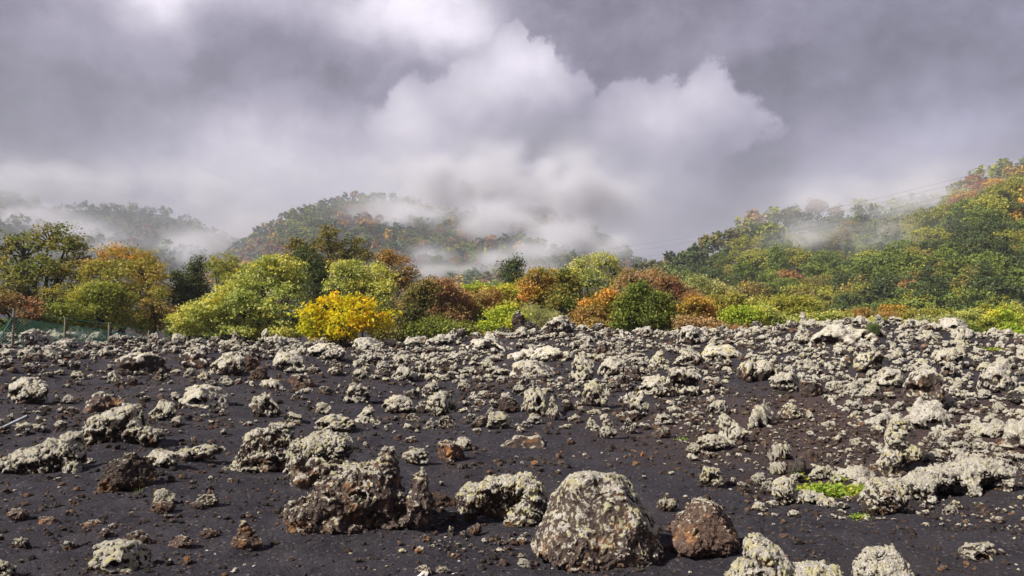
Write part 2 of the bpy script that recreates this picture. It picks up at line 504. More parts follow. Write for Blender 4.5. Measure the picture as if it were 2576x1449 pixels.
def ground_at(px, py, ymax=60.0):
    """the point of the ground seen at a point of the picture"""
    d = view_dir(px, py)
    ys = 1.8 * (ymax / 1.8) ** (np.arange(500) / 499.0)
    t = ys / d[1]
    x = d[0] * t; z = CAM_Z + d[2] * t
    tz = terrain(x, ys)
    k = np.argmax(z < tz)
    if not (z < tz).any(): k = int(np.argmin((z - tz) + 0 * ys))
    if k > 0:
        a = (z[k - 1] - tz[k - 1]); b = (tz[k] - z[k])
        w = a / (a + b) if (a + b) > 0 else 1
        return (x[k - 1] * (1 - w) + x[k] * w, ys[k - 1] * (1 - w) + ys[k] * w, tz[k])
    return (x[k], ys[k], tz[k])

def rough_depth(py): return CAM_Z * FOC / (py - 780.0)
for (px, py, wpx, dep) in ((1120, 1315, 70, .13), (2370, 1262, 90, .14), (1700, 1420, 60, .04), (2060, 1190, 200, .16)):
    q = ground_at(px, py); HOLLOWS.append((q[0], q[1], wpx * q[1] / FOC, dep))

# the ground: one sheet, fine near the viewer and widening out to the horizon
NR, NC = 560, 620
rows = np.concatenate([1.2 * (45 / 1.2) ** (np.linspace(0, 1, NR - 40) ** .92), 45 * (4200 / 45) ** (np.arange(1, 41) / 40.0)])
us = np.linspace(-1, 1, NC); us = np.sign(us) * (np.abs(us) * .62 + np.abs(us) ** 3 * 1.1)
Yg = rows[:, None] + 0 * us[None]
Xg = us[None] * (rows[:, None] + 1.2)
Zg = terrain(Xg, Yg)
V = np.stack([Xg, Yg, Zg], -1).reshape(-1, 3)
# a skirt of ground behind the viewer
back = np.stack([Xg[0] * 40, np.full(NC, -60.0), Zg[0] * 0], -1)
V = np.concatenate([back, V])
ii = np.arange((NR) * (NC - 1))
r_, c_ = np.divmod(ii, NC - 1)
F = np.stack([r_ * NC + c_, r_ * NC + c_ + 1, (r_ + 1) * NC + c_ + 1, (r_ + 1) * NC + c_], 1)
link('ground', mesh_from('ground', V, F, M_SAND, smooth=True), kind='structure', label='black volcanic sand with low swells')
print('ground', time.time() - T0)

# ---------------------------------------------------------------- rocks
def norm_rock(V):
    """centre on x,y ; base at z=0 ; biggest horizontal half-extent .5"""
    lo, hi = V.min(0), V.max(0)
    V = V - np.array([(lo[0] + hi[0]) / 2, (lo[1] + hi[1]) / 2, lo[2]])
    return V / (hi - lo)[:2].max()

PROTO = {}
def add_proto(kind, seed, blobs, holes=(), **kw):
    V, Q = rock_mesh(seed, blobs, holes, **kw)
    V = norm_rock(V)
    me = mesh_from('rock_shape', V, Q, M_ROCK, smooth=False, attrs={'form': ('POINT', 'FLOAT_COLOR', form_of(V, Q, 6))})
    PROTO.setdefault(kind, []).append((me, V))

for s in range(12):     # lumpy clinker
    r = np.random.default_rng(100 + s)
    bl = [(0, 0, .2, .5 + .12 * r.random(), .42 + .1 * r.random(), .32 + .12 * r.random())]
    for _ in range(r.integers(2, 5)):
        a = r.random() * 6.28
        bl.append((.34 * math.cos(a), .28 * math.sin(a), .15 + .28 * r.random(), .16 + .16 * r.random(), .16 + .14 * r.random(), .15 + .17 * r.random()))
    ho = [(.36 * math.cos(a), sg * .42, .10 + .16 * r.random(), .20, .24, .13) for a in r.random(2) * 3.14 for sg in (-1, 1)] + [(.1, 0, .62, .14, .5, .10)]
    ho = ho[:4] if s % 3 else ho
    add_proto('lump', s, bl, ho, n=44, low=.24, knob=.24, fine=.07, kf=1.8, cuts=4)
for s in range(6):      # long, flat or leaning pieces
    r = np.random.default_rng(200 + s)
    tl = (r.random() - .5) * .5
    bl = [(0, 0, .14, .62, .26 + .1 * r.random(), .15 + .08 * r.random(), tl), (.3 * (r.random() - .3), .05, .2, .24, .2, .2)]
    add_proto('long', 20 + s, bl, (), n=44, low=.28, knob=.25, fine=.08, kf=1.7, cuts=3)
for s in range(6):      # rough loose scoria, angular
    r = np.random.default_rng(300 + s)
    bl = [(0, 0, .25, .45, .4, .3 + .1 * r.random()), (.2 * r.random(), .1, .45, .22, .2, .2)]
    add_proto('cinder', 40 + s, bl, [(.3, -.3, .1, .2, .2, .1)] if s % 2 else [], n=38, low=.28, knob=.22, fine=.12, kf=1.6, cuts=6)
for s in range(4):      # spiky, standing
    r = np.random.default_rng(400 + s)
    bl = [(0, 0, .2, .4, .35, .3), (.1 * (r.random() - .5), 0, .6, .22, .22, .42, .3 * (r.random() - .5)), (-.28, .05, .3, .2, .2, .2)]
    add_proto('tall', 60 + s, bl, [(.25, -.3, .35, .18, .2, .16)], n=46, low=.25, knob=.25, fine=.10, kf=2.0, cuts=3)
print('protos', time.time() - T0, {k: sum(len(m.polygons) for m, _ in v) for k, v in PROTO.items()})

BOX = []          # picture boxes of the placed rocks, for spacing and for the wording of labels
NAMES = {'lump': 'lichen_rock', 'long': 'flat_lichen_rock', 'cinder': 'cinder_rock', 'tall': 'lichen_spire_rock'}

def place_rock(kind, x0, y0, x1, y1, label, col, yaw=None, name=None, variant=None, group=None, tilt=0.0, sink=.12, deep=.8):
    """a rock whose outline spans x0..x1, y0..y1 (picture units), standing on the ground"""
    px = (x0 + x1) / 2
    gx, gy, gz = ground_at(px, y1)
    d0 = gy
    W = (x1 - x0) * d0 / FOC
    protos = PROTO[kind]
    me, V = protos[variant if variant is not None else int(rng.integers(len(protos)))]
    yaw = rng.uniform(-.6, .6) + (math.pi if rng.random() < .5 else 0) if yaw is None else yaw
    c, s = math.cos(yaw), math.sin(yaw)
    ex = np.ptp(V[:, 0] * c - V[:, 1] * s); ey = np.ptp(V[:, 0] * s + V[:, 1] * c); ez = V[:, 2].max()
    sx = W / ex
    ctr = d0 + .42 * ey * sx * deep
    sx *= ctr / d0
    top = CAM_Z + (view_dir(px, y0)[2] / view_dir(px, y0)[1]) * ctr
    cx = (px - 1288) / FOC * ctr
    cz = float(terrain(cx, ctr))
    H = max(top - cz, .25 * W * .6)
    sz = H / (ez * (1 - sink))
    if sz < .72 * sx: sz = .72 * sx
    zb = cz + H - ez * sz
    o = link(name or NAMES[kind], me, label, 'rock', group=group, loc=(cx, ctr, zb), rot=(0, tilt, yaw), scale=(sx, sx * deep, sz), color=col)
    BOX.append((x0, y0, x1, y1))
    return o

def hero_rock(name, px, py, mesh_args, label, col, fine=True, sink=0.0, kw=None, dy=0.0):
    """mesh given in metres round the point of the ground seen at px, py"""
    gx, gy, gz = ground_at(px, py)
    kw = dict(n=84, low=.12, knob=.12, fine=.06, kf=3.0) | (kw or {})
    V, Q = rock_mesh(mesh_args[0], mesh_args[1], mesh_args[2] if len(mesh_args) > 2 else (), **kw)
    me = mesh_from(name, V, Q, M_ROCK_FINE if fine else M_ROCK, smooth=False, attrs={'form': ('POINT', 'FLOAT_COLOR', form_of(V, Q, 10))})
    return link(name, me, label, 'rock', loc=(gx, gy + dy, gz - sink - .012), color=col)

def U(px0, py0):      # picture sizes -> metres at the depth of this ground point
    return ground_at(px0, py0)[1] / FOC

# --- the large foreground rocks, modelled one by one (coordinates in picture units times u = metres) ---
def hb(u, items):
    return [tuple(v * u for v in it[:6]) + tuple(it[6:]) for it in items]

u = U(1510, 1425) * .94
hero_rock('lichen_boulder', 1514, 1425, (1, hb(u, [(-5, 90, 80, 148, 120, 120), (-5, 90, 165, 105, 90, 74), (35, 90, 150, 80, 70, 62), (95, 95, 70, 70, 80, 78), (-85, 80, 50, 90, 80, 70), (0, 60, 20, 150, 95, 60)])),
          'largest foreground boulder, domed, brown below and crusted with white lichen and moss on top', (.47, .45, .6, 1.3), kw=dict(n=116, low=.12, knob=.085, fine=.045, kf=4.0, cuts=[(.75, -.3, .62, .925), (-.85, -.35, .42, .93), (.1, -.9, .42, .84)]))
BOX.append((1345, 1195, 1668, 1440))
u = U(1785, 1412)
hero_rock('brown_boulder', 1785, 1412, (2, hb(u, [(0, 60, 62, 84, 70, 66), (10, 60, 100, 62, 55, 56), (-38, 55, 40, 50, 50, 45), (40, 60, 45, 46, 50, 50)])),
          'rounded rust brown boulder, bare orange top, right of the largest boulder', (.10, .85, .50, 1.0), kw=dict(n=100, low=.17, knob=.12, fine=.07, kf=3.0, cuts=[(.8, -.3, .5, .80), (-.75, -.3, .6, .78), (.0, -.95, .3, .78), (.2, .1, .95, .88)]))
BOX.append((1700, 1270, 1865, 1425))
u = U(1990, 1500)
hero_rock('peaked_boulder', 1990, 1500, (3, hb(u, [(-55, 40, 78, 44, 50, 72, .38), (-50, 60, 30, 84, 80, 60), (66, 60, 14, 92, 70, 60), (-20, 60, -10, 120, 90, 50)])),
          'sharp peaked white and yellow lichened boulder cut by the bottom edge', (.68, .35, .65, .8), kw=dict(n=104, low=.16, knob=.13, fine=.07, kf=3.4))
BOX.append((1840, 1378, 2140, 1449))
u = U(2250, 1490)
hero_rock('white_boulder', 2250, 1490, (4, hb(u, [(-8, 50, 40, 70, 56, 60), (-30, 45, 66, 44, 38, 32), (22, 50, 76, 36, 36, 26), (38, 50, 26, 48, 46, 40)])),
          'blocky white lichened boulder at the bottom edge, right of the peaked one', (.80, .28, .2, .7), kw=dict(n=100, low=.18, knob=.14, fine=.08, kf=3.0, cuts=[(.8, -.2, .6, .78), (-.9, -.3, .4, .84), (0, -.9, .4, .8)]))
BOX.append((2160, 1383, 2345, 1449))
# the twisted spired outcrop
u = U(890, 1345)
hero_rock('spired_outcrop', 890, 1345, (5, hb(u, [
    (-30, 70, 80, 95, 70, 72), (-120, 50, 40, 70, 60, 46), (-70, 40, 18, 110, 50, 34), (55, 80, 95, 55, 60, 60), (72, 85, 165, 26, 26, 44, .2), (52, 80, 140, 44, 35, 30),
    (-150, 90, 128, 34, 34, 32), (-165, 90, 160, 18, 26, 28), (-110, 95, 150, 50, 34, 24), (0, 80, 140, 60, 34, 24), (155, 95, 108, 22, 26, 44), (150, 90, 60, 42, 44, 40), (85, 70, 40, 56, 50, 44), (120, 80, 30, 60, 50, 30)]),
    hb(u, [(55, 0, 28, 60, 46, 30), (105, 22, 60, 28, 36, 34), (-5, 2, 38, 30, 30, 18), (20, 20, 92, 26, 26, 12), (-60, 0, 96, 18, 20, 14), (-150, 30, 84, 24, 24, 16), (110, 40, 120, 30, 40, 26)])),
    'twisted brown outcrop with two lichened spires and a dark undercut', (.30, .42, .62, 1.0), kw=dict(n=132, low=.13, knob=.24, fine=.13, kf=1.7, blend=.07))
BOX.append((705, 1138, 1075, 1355))
u = U(795, 1232)
hero_rock('hooded_rock', 795, 1232, (6, hb(u, [(0, 60, 90, 70, 50, 50), (-62, 50, 66, 24, 40, 60), (45, 55, 100, 40, 40, 40), (60, 50, 50, 34, 36, 34), (0, 60, 40, 80, 50, 40)]),
          hb(u, [(5, 5, 52, 44, 40, 18), (40, 15, 72, 26, 26, 12)])),
          'grey-white hooded rock with a hollow, behind the spired outcrop', (.62, .2, .45, .5), kw=dict(n=92, low=.13, knob=.24, fine=.11, kf=1.9, blend=.07))
BOX.append((705, 1090, 880, 1230))
u = U(1262, 1330)
hero_rock('arched_rock', 1262, 1330, (7, hb(u, [(-60, 80, 68, 50, 40, 36), (0, 80, 88, 60, 40, 32), (55, 75, 92, 46, 40, 34), (82, 60, 55, 34, 44, 55), (60, 40, 18, 52, 40, 40), (-95, 75, 58, 22, 34, 34), (0, 95, 40, 90, 24, 34)]),
          hb(u, [(-15, 30, 34, 48, 40, 26), (18, 25, 46, 26, 34, 20)])),
          'yellow-green lichened rock arching over a dark hollow, between outcrop and largest boulder', (.56, .45, .8, .6), kw=dict(n=100, low=.15, knob=.25, fine=.13, kf=1.9, blend=.07))
BOX.append((1150, 1210, 1370, 1340))
u = U(285, 1242)
hero_rock('red_cinder_boulder', 285, 1242, (8, hb(u, [(0, 50, 42, 72, 50, 48), (15, 50, 66, 46, 40, 30), (-45, 40, 22, 34, 36, 32), (52, 50, 42, 30, 36, 32)]),
          hb(u, [(40, -8, 14, 34, 24, 16)])), 'bare dark red-brown cinder boulder, alone on the sand at left', (.05, .50, .3, .55), kw=dict(n=90, low=.20, knob=.20, fine=.15, kf=2.4, cuts=5))
BOX.append((205, 1148, 362, 1245))
u = U(95, 1193)
hero_rock('ridged_lichen_rock', 95, 1193, (9, hb(u, [(-40, 40, 28, 70, 40, 34), (10, 40, 40, 46, 40, 46), (58, 42, 52, 36, 36, 52), (-90, 40, 15, 40, 30, 22), (75, 20, 8, 24, 24, 24)])),
          'pale lichened ridge of rock at the left edge, rising to its right end', (.74, .2, .35, .5), kw=dict(n=96, low=.22, knob=.22, fine=.09, kf=2.2))
BOX.append((0, 1090, 190, 1195))
u = U(270, 1122)
hero_rock('crusted_rock', 270, 1122, (10, hb(u, [(10, 50, 52, 56, 40, 42), (-40, 50, 36, 44, 34, 34), (-80, 40, 12, 40, 30, 18), (50, 48, 40, 30, 34, 42), (90, 30, 22, 36, 28, 26), (30, 45, 80, 26, 26, 18)]),
          hb(u, [(-20, 5, 12, 40, 26, 14)])), 'big knobby lichened rock, brown beneath, behind the left edge ridge', (.60, .35, .42, .45), kw=dict(n=96, low=.24, knob=.25, fine=.11, kf=2.0))
BOX.append((165, 1025, 385, 1128))
u = U(655, 1190)
hero_rock('brown_based_rock', 655, 1190, (11, hb(u, [(15, 50, 82, 50, 40, 34), (-20, 50, 66, 36, 36, 40), (0, 45, 30, 74, 44, 36), (-40, 30, 8, 56, 36, 20), (50, 60, 98, 18, 20, 16)]),
          hb(u, [(-25, 0, 22, 30, 22, 10)])), 'lichen-topped rock on a red-brown base, left of the hooded rock', (.50, .62, .45, .45), kw=dict(n=92, low=.24, knob=.24, fine=.12, kf=2.0))
BOX.append((580, 1070, 730, 1195))
# right foot of the slope
u = U(2440, 1258)
hero_rock('cave_rock', 2440, 1258, (12, hb(u, [(-30, 60, 52, 80, 40, 24), (60, 70, 62, 76, 44, 30), (-105, 40, 30, 40, 34, 28), (118, 60, 40, 26, 34, 36), (20, 25, 16, 22, 24, 32), (-95, 30, 0, 40, 24, 16), (0, 110, 20, 120, 26, 40)]),
          hb(u, [(-30, 30, 12, 46, 46, 22), (70, 36, 18, 34, 36, 18)])),
          'long white crusted rock roofing a black hollow, at the foot of the right slope', (.84, .25, .22, .55), kw=dict(n=104, low=.20, knob=.20, fine=.10, kf=2.4))
BOX.append((2305, 1175, 2565, 1265))
u = U(2248, 1300)
hero_rock('two_faced_rock', 2248, 1300, (13, hb(u, [(0, 50, 40, 52, 44, 46), (-28, 45, 30, 32, 36, 34), (25, 50, 48, 32, 36, 36)])),
          'rounded rock, left face lichened, right face dark, right of the green plants', (.55, .40, .45, .5), kw=dict(n=80, low=.2, knob=.2, fine=.10, kf=2.4))
BOX.append((2190, 1215, 2305, 1300))
u = U(2035, 1270)
hero_rock('creeping_lichen_rock', 2035, 1270, (14, hb(u, [(-52, 30, 34, 28, 30, 34), (-10, 30, 14, 50, 26, 18), (40, 24, 0, 34, 22, 20), (68, 18, -16, 22, 18, 18)])),
          'long low pale rock winding down in front of the green plants', (.76, .3, .6, .6), kw=dict(n=92, low=.22, knob=.24, fine=.10, kf=2.0))
BOX.append((1960, 1205, 2112, 1292))
u = U(2268, 1200)
hero_rock('leaning_pillar_rock', 2268, 1200, (15, hb(u, [(-12, 30, 30, 28, 28, 44, -.15), (6, 36, 90, 24, 26, 46, -.1), (34, 30, 50, 30, 26, 24), (14, 40, 130, 16, 20, 24)])),
          'tall yellow-speckled pillar rock standing above the two-faced rock', (.72, .3, .8, .6), kw=dict(n=84, low=.22, knob=.22, fine=.10, kf=2.0))
BOX.append((2225, 1050, 2330, 1200))
u = U(1340, 838)
hero_rock('dark_spike_rock', 1318, 836, (16, hb(u, [(-15, 10, 30, 20, 16, 34, .12), (6, 12, 14, 34, 20, 22), (32, 12, 8, 22, 18, 14)])),
          'dark bare spike of lava standing on the crest against the bushes', (.05, .25, .1, .25), fine=False, kw=dict(n=60, low=.2, knob=.2, fine=.14, kf=2.0))
BOX.append((1285, 785, 1345, 836))
print('heroes', time.time() - T0)

# --- rocks read one by one from the photograph: kind, box, (lichen, warmth, yellow, lightness), label ---
LIST = [
 ('long', 195, 983, 342, 1036, (.12, .38, .2, 1.25), 'long flat tan slab lying bare behind the big knobby rock', dict(tilt=-.22)),
 ('lump', 18, 948, 137, 1018, (.80, .2, .3, .35), 'domed lichened rock with a black hollow at the left edge', {}),
 ('lump', 345, 1128, 462, 1178, (.80, .3, .5, .4), 'low lichened rock right of the red cinder boulder', {}),
 ('long', 438, 1118, 562, 1166, (.55, .4, .6, .7), 'long brownish rock with pale ends, left of the brown based rock', {}),
 ('lump', 452, 968, 577, 1027, (.92, .3, .3, .5), 'wide domed cream rock on open sand left of centre', {}),
 ('lump', 374, 1003, 452, 1060, (.96, .2, .4, .5), 'cream knobby rock sloping down to the right, below the wide domed one', {}),
 ('lump', 630, 986, 716, 1050, (.66, .35, .3, .35), 'lichen-capped rock with a black underside and a pale left toe', {}),
 ('lump', 863, 963, 937, 1014, (.88, .3, .3, .4), 'peaked lichened rock on open sand below the yellow shrub', {}),
 ('tall', 884, 1008, 972, 1064, (.95, .25, .4, .4), 'white horned rock in the centre of the sand', {}),
 ('lump', 793, 1040, 902, 1088, (.82, .3, .8, .4), 'low rock with mossy green hollow, behind the hooded rock', {}),
 ('lump', 958, 993, 1042, 1042, (.74, .3, .4, .45), 'double lichened rock just right of the horned one', {}),
 ('lump', 1073, 981, 1158, 1047, (.92, .3, .5, .45), 'round cauliflower-like lichened rock in the middle of the sand', {}),
 ('lump', 1009, 1126, 1085, 1172, (.80, .5, .4, .8), 'pinkish white crusted rock lying alone right of the outcrop spire', {}),
 ('cinder', 1096, 1105, 1169, 1162, (.08, .95, .3, 1.05), 'round orange-brown rock leaning on a small white one', {}),
 ('lump', 1131, 1098, 1190, 1136, (1.0, .2, .3, .6), 'small white pitted rock tucked behind the round orange-brown one', {}),
 ('lump', 1221, 1035, 1292, 1080, (.92, .3, .6, .7), 'smooth cream rock with a broad dome, below the dark brown block', {}),
 ('cinder', 1253, 996, 1312, 1042, (.08, .5, .1, .4), 'dark brown block with a shaded face beside a leaning lichened rock', {}),
 ('lump', 1302, 972, 1378, 1048, (.92, .3, .6, .45), 'tall leaning lichened rock between dark block and pointed rock', dict(tilt=.25)),
 ('tall', 1374, 990, 1414, 1058, (.72, .4, .5, .5), 'narrow pointed lichened rock on a brown foot', {}),
 ('lump', 1458, 960, 1532, 1024, (.64, .35, .7, .4), 'rough lichened rock split in two, left of the diagonal rock chain', {}),
 ('long', 1528, 975, 1640, 1042, (.86, .3, .5, .4), 'lower left link of the diagonal chain of lichened rocks', dict(tilt=-.45)),
 ('lump', 1600, 945, 1690, 1000, (.78, .3, .4, .35), 'middle link of the diagonal chain of lichened rocks', {}),
 ('lump', 1660, 922, 1762, 1000, (.72, .3, .4, .25), 'largest rock at the top right of the diagonal chain', {}),
 ('tall', 1814, 1026, 1897, 1118, (.97, .3, .4, .5), 'leaning white lichened block on the bare right slope, black pits', dict(tilt=.35)),
 ('long', 1884, 1008, 1968, 1076, (.93, .3, .4, .5), 'narrow tilted lichened plate right of the leaning white block', dict(tilt=.6)),
 ('tall', 1956, 1004, 2012, 1058, (.72, .45, 1.0, .6), 'wedge rock with a bright yellow lichen cap', {}),
 ('lump', 1748, 1092, 1828, 1142, (.62, .35, .5, .5), 'rounded speckled brown and white rock, larger of a touching pair', {}),
 ('lump', 1718, 1113, 1762, 1144, (.72, .4, .6, .55), 'small speckled rock touching the larger rounded one', {}),
 ('lump', 1754, 1171, 1818, 1228, (.70, .3, .9, .5), 'speckled yellow-green rock alone on the sand above the orange-topped boulder', {}),
 ('lump', 1883, 1188, 1927, 1223, (.96, .4, .4, .7), 'small white rock leaning right, left of the creeping rock', {}),
 ('lump', 2088, 1172, 2212, 1224, (.95, .35, .2, .7), 'broad pinkish-white knobby rock behind the green plants', {}),
 ('long', 1940, 1153, 1990, 1200, (.92, .3, .5, .6), 'slim white rock slanting down left of the grey stone', dict(tilt=.6)),
 ('cinder', 1985, 1148, 2030, 1196, (.0, .05, .1, 1.3), 'bluish grey bare stone at the upper left of the green plants', {}),
 ('lump', 2030, 1168, 2092, 1212, (.92, .4, .4, .6), 'white crusted rock right behind the green plants, left of the broad one', {}),
 ('long', 1934, 1108, 2000, 1160, (.90, .3, .4, .6), 'white double rock sloping right, above the grey stone', dict(tilt=.35)),
 ('cinder', 2000, 1130, 2062, 1160, (.02, .4, .1, .7), 'flat dark brown stone above the green plants', {}),
 ('cinder', 1638, 1073, 1692, 1103, (.15, .35, 1.0, 1.4), 'olive yellow flat-topped stone on dark sand', {}),
 ('lump', 2402, 1340 + 20, 2536, 1413, (.52, .55, .5, .6), 'brown rock with white flecks alone at the lower right', {}),
 ('lump', 236, 1362, 388, 1442, (.78, .3, .75, .35), 'craggy green-white lichened rock at the lower left', {}),
 ('lump', 388, 1229, 448, 1276, (.85, .3, .7, .7), 'small pyramid of pale lichened rock resting behind a red-brown one', {}),
 ('cinder', 386, 1253, 446, 1293, (.06, .8, .2, .8), 'red-brown stone in front of the small lichened pyramid', {}),
 ('cinder', 492, 1242, 558, 1277, (.30, .4, .9, .5), 'half yellow half black stone right of the small pyramid', {}),
 ('long', 478, 1262, 528, 1284, (.03, .5, .1, .8), 'flat brown stone under the half yellow stone', {}),
 ('cinder', 30, 1276, 80, 1314, (.20, .6, .3, 1.7), 'pale tan angular stone at the left', {}),
 ('cinder', 104, 1297, 152, 1318, (.05, .9, .2, 1.6), 'pinkish low stone right of the pale tan one', {}),
 ('long', 204, 1307, 268, 1324, (.1, .9, .6, 1.2), 'thin orange-brown flat stone below the red cinder boulder', {}),
 ('tall', 583, 1308, 668, 1388, (.10, .8, .6, 1.0), 'ragged reddish brown clinker standing left of the spired outcrop', {}),
 ('long', 300, 1334, 402, 1372, (.08, .7, .3, .9), 'long brown stone just behind the craggy lower left rock', {}),
 ('cinder', 428, 1345, 498, 1380, (.06, .8, .2, 1.1), 'pair-like brown stone right of the long brown one', {}),
 ('cinder', 508, 1328, 558, 1356, (.05, .6, .5, .9), 'small domed brown stone left of the ragged clinker', {}),
 ('lump', -14, 1405, 54, 1460, (.85, .3, .6, .5), 'pale rock cut by the lower left corner', {}),
 ('long', 34, 1350, 94, 1384, (.35, .3, .6, .4), 'dark low rock with green flecks near the left edge', {}),
 ('long', 1038, 1420, 1098, 1447, (.45, .5, .7, .7), 'small mossy brown piece at the bottom edge below the outcrop', {}),
 ('long', 1640, 1248, 1696, 1288, (.75, .6, .9, .9), 'curved cream and orange piece between largest boulder and brown boulder', dict(tilt=.4)),
 ('cinder', 1075, 1238, 1152, 1277, (.02, .75, .1, .45), 'dark red clinker bridge between outcrop and arched rock', {}),
 ('cinder', 1180, 1318, 1216, 1350, (.05, .8, .1, .8), 'small brown stone in the hollow beside the arched rock', {}),
 ('cinder', 1290 - 125, 1285, 1290 - 90, 1312, (.05, .8, .1, .8), 'small brown stone below the clinker bridge', {}),
 ('cinder', 1228, 1092, 1400, 1132, (.05, .55, .15, .75), 'low broken heap of purple-brown clinker in the middle', dict(deep=.6)),
 ('lump', 55, 826, 135, 873, (.92, .3, .2, .8), 'highest pale hump of rocks on the left crest below the fence', {}),
 ('lump', 130, 850, 205, 884, (.8, .1, .1, 1.0), 'grey rock with a bluish face right of the left crest hump', {}),
 ('long', 415, 878, 560, 930, (.10, .35, .1, .3), 'long dark purple-brown lava ridge below the fence end', dict(tilt=-.2)),
 ('lump', 285, 885, 420, 945, (.45, .4, .4, .4), 'dark rough rock with lichened shoulders left of the lava ridge', {}),
 ('long', 320, 872, 385, 905, (.45, .2, .3, .25), 'dark slanting slab above the rough rock', dict(tilt=-.35)),
 ('lump', 525, 885, 625, 945, (.72, .5, .4, .4), 'cream-topped rock with a brown cave face below the lime-green tree', {}),
 ('cinder', 608, 893, 656, 933, (.02, .85, .1, .4), 'dark red block beside the cream-topped rock', {}),
 ('lump', 686, 875, 782, 940, (.95, .3, .3, .5), 'wide pale crumbly rock below the yellow shrub', {}),
 ('cinder', 715, 938, 800, 975, (.05, .75, .1, .4), 'dark red-brown flat-topped rock on sand below the crumbly one', {}),
 ('long', 645, 950, 722, 980, (.92, .3, .4, .6), 'low white rock left of the flat-topped red-brown one', {}),
 ('lump', 768, 862, 880, 905, (.60, .3, .2, .35), 'dark rock with pale top edge directly under the yellow shrub', {}),
 ('lump', 888, 848, 975, 880, (.90, .2, .2, .3), 'pale arching rock on the crest right of the yellow shrub', {}),
 ('lump', 1015, 845, 1075, 876, (.92, .2, .2, .3), 'pale rounded rock on the crest below the rusty trees', {}),
 ('long', 1125, 822, 1188, 862, (.10, .1, .1, .2), 'black jagged slab leaning on the crest', dict(tilt=-.4)),
 ('tall', 1186, 832, 1222, 860, (.35, .1, .1, .3), 'small grey pointed rock right of the black slab', {}),
 ('lump', 1170, 845, 1300, 884, (.60, .1, .1, .2), 'dark rock with pale rounded back on the crest', {}),
 ('lump', 1075, 840, 1150, 874, (.85, .1, .1, .2), 'pale rock left of the black slab on the crest', {}),
 ('lump', 1370, 793, 1446, 840, (.72, .35, .3, .5), 'double peaked lichened rock on the crest right of the dark spike', {}),
 ('long', 1265, 868, 1440, 912, (.74, .2, .2, .3), 'long overhanging lichened ledge in the middle field', {}),
 ('lump', 1280, 905, 1420, 950, (.55, .5, .4, .5), 'brown-backed rock with lichened front below the overhanging ledge', {}),
 ('lump', 1500, 895, 1580, 950, (.97, .3, .3, .6), 'big smooth pale rock with a hanging lobe, centre right', {}),
 ('lump', 1430, 890, 1500, 960, (.95, .1, .6, .6), 'pale greenish slabby rock left of the big smooth one', {}),
 ('tall', 1628, 872, 1690, 930, (.95, .3, 1.0, .7), 'pyramid rock with a yellow-white cap centre right', {}),
 ('lump', 1690, 880, 1770, 925, (.55, .4, .3, .35), 'dark speckled lump right of the yellow-capped pyramid', {}),
 ('lump', 1760, 862, 1880, 905, (.85, .3, .8, .5), 'yellow-crusted block at the left end of the right slope', {}),
 ('long', 1840, 895, 1940, 965, (.80, .35, .5, .4), 'long lichened rock leaning down at the left end of the slope', dict(tilt=.3)),
 ('lump', 1930, 935, 2010, 985, (.90, .4, .2, .4), 'white rock with a dark hollow face on the slope edge', {}),
 ('cinder', 2000, 950, 2070, 1000, (.12, .3, .2, .8), 'smooth grey-brown rock beside a hollow on the slope edge', {}),
 ('lump', 2270, 925, 2370, 1030, (.40, .35, .4, .8), 'big bare brown rock face in the middle of the right slope', {}),
 ('lump', 2140, 880, 2230, 940, (.70, .4, .8, .5), 'brown rock with a cream cap in the upper right slope', {}),
 ('lump', 2450, 915, 2560, 990, (.98, .3, .2, .5), 'big white dome rock near the right edge of the slope', {}),
 ('lump', 2025, 835 - 20, 2200, 870, (.90, .4, .2, .5), 'broad pale rock forming the top of the right crest', {}),
 ('tall', 1990, 804, 2050, 868, (.86, .3, .4, .5), 'upright pale rock on the right crest', {}),
 ('lump', 1700, 818, 1780, 868, (.70, .3, .1, .3), 'dark grey rock hump on the crest under the orange bushes', {}),
 ('long', 2380, 818, 2470, 858, (.95, .3, .1, .6), 'thin pale slab pointing left on the right crest', dict(tilt=.35)),
 ('long', 1545, 1030, 1630, 1062, (.20, .5, .3, .35), 'dark shelf rock with black underside below the diagonal chain', {}),
 ('tall', 1455, 1045, 1520, 1085, (.8, .4, .5, .4), 'small lichened rock beside the dark shelf', {}),
 ('tall', 1505, 1040, 1552, 1105, (.95, .3, .4, .4), 'upright white lichened cluster in front of the dark shelf', {}),
]
for k, x0, y0, x1, y1, c, lab, ex in LIST:
    nm = 'cinder_rock' if c[0] < .3 else None
    if c[0] > .3: c = (c[0] * .80,) + tuple(c[1:])
    place_rock(k, x0, y0, x1, y1, lab, c, name=nm, **ex)

# --- the rest of the field: the largest are rocks of their own, the smaller ones one mass of rubble ---
def poly_in(px, py, poly):
    x, y = px, py; c = False; n = len(poly)
    for i in range(n):
        x1, y1 = poly[i]; x2, y2 = poly[(i + 1) % n]
        if (y1 > y) != (y2 > y) and x < (x2 - x1) * (y - y1) / (y2 - y1) + x1: c = not c
    return c
SLOPE = [(1850, 820), (2250, 806), (2620, 835), (2620, 1190), (2330, 1160), (2240, 1090), (2150, 1060), (2080, 1010), (1960, 985), (1870, 930)]
_cp = np.linspace(-80, 2680, 140); _yy = np.linspace(12, 40, 160)
_cs = np.array([(780 - (terrain((p - 1288) / FOC * _yy, _yy) - CAM_Z) / _yy * FOC).min() for p in _cp])
def crest_y(px): return np.interp(px, _cp, _cs) + 1.5
def old_crest(px):
    return np.interp(px, [-60, 60, 200, 400, 600, 900, 1050, 1200, 1400, 1600, 1850, 2000, 2200, 2400, 2640], [846, 846, 856, 868, 868, 870, 866, 850, 838, 840, 845, 838, 834, 848, 858])
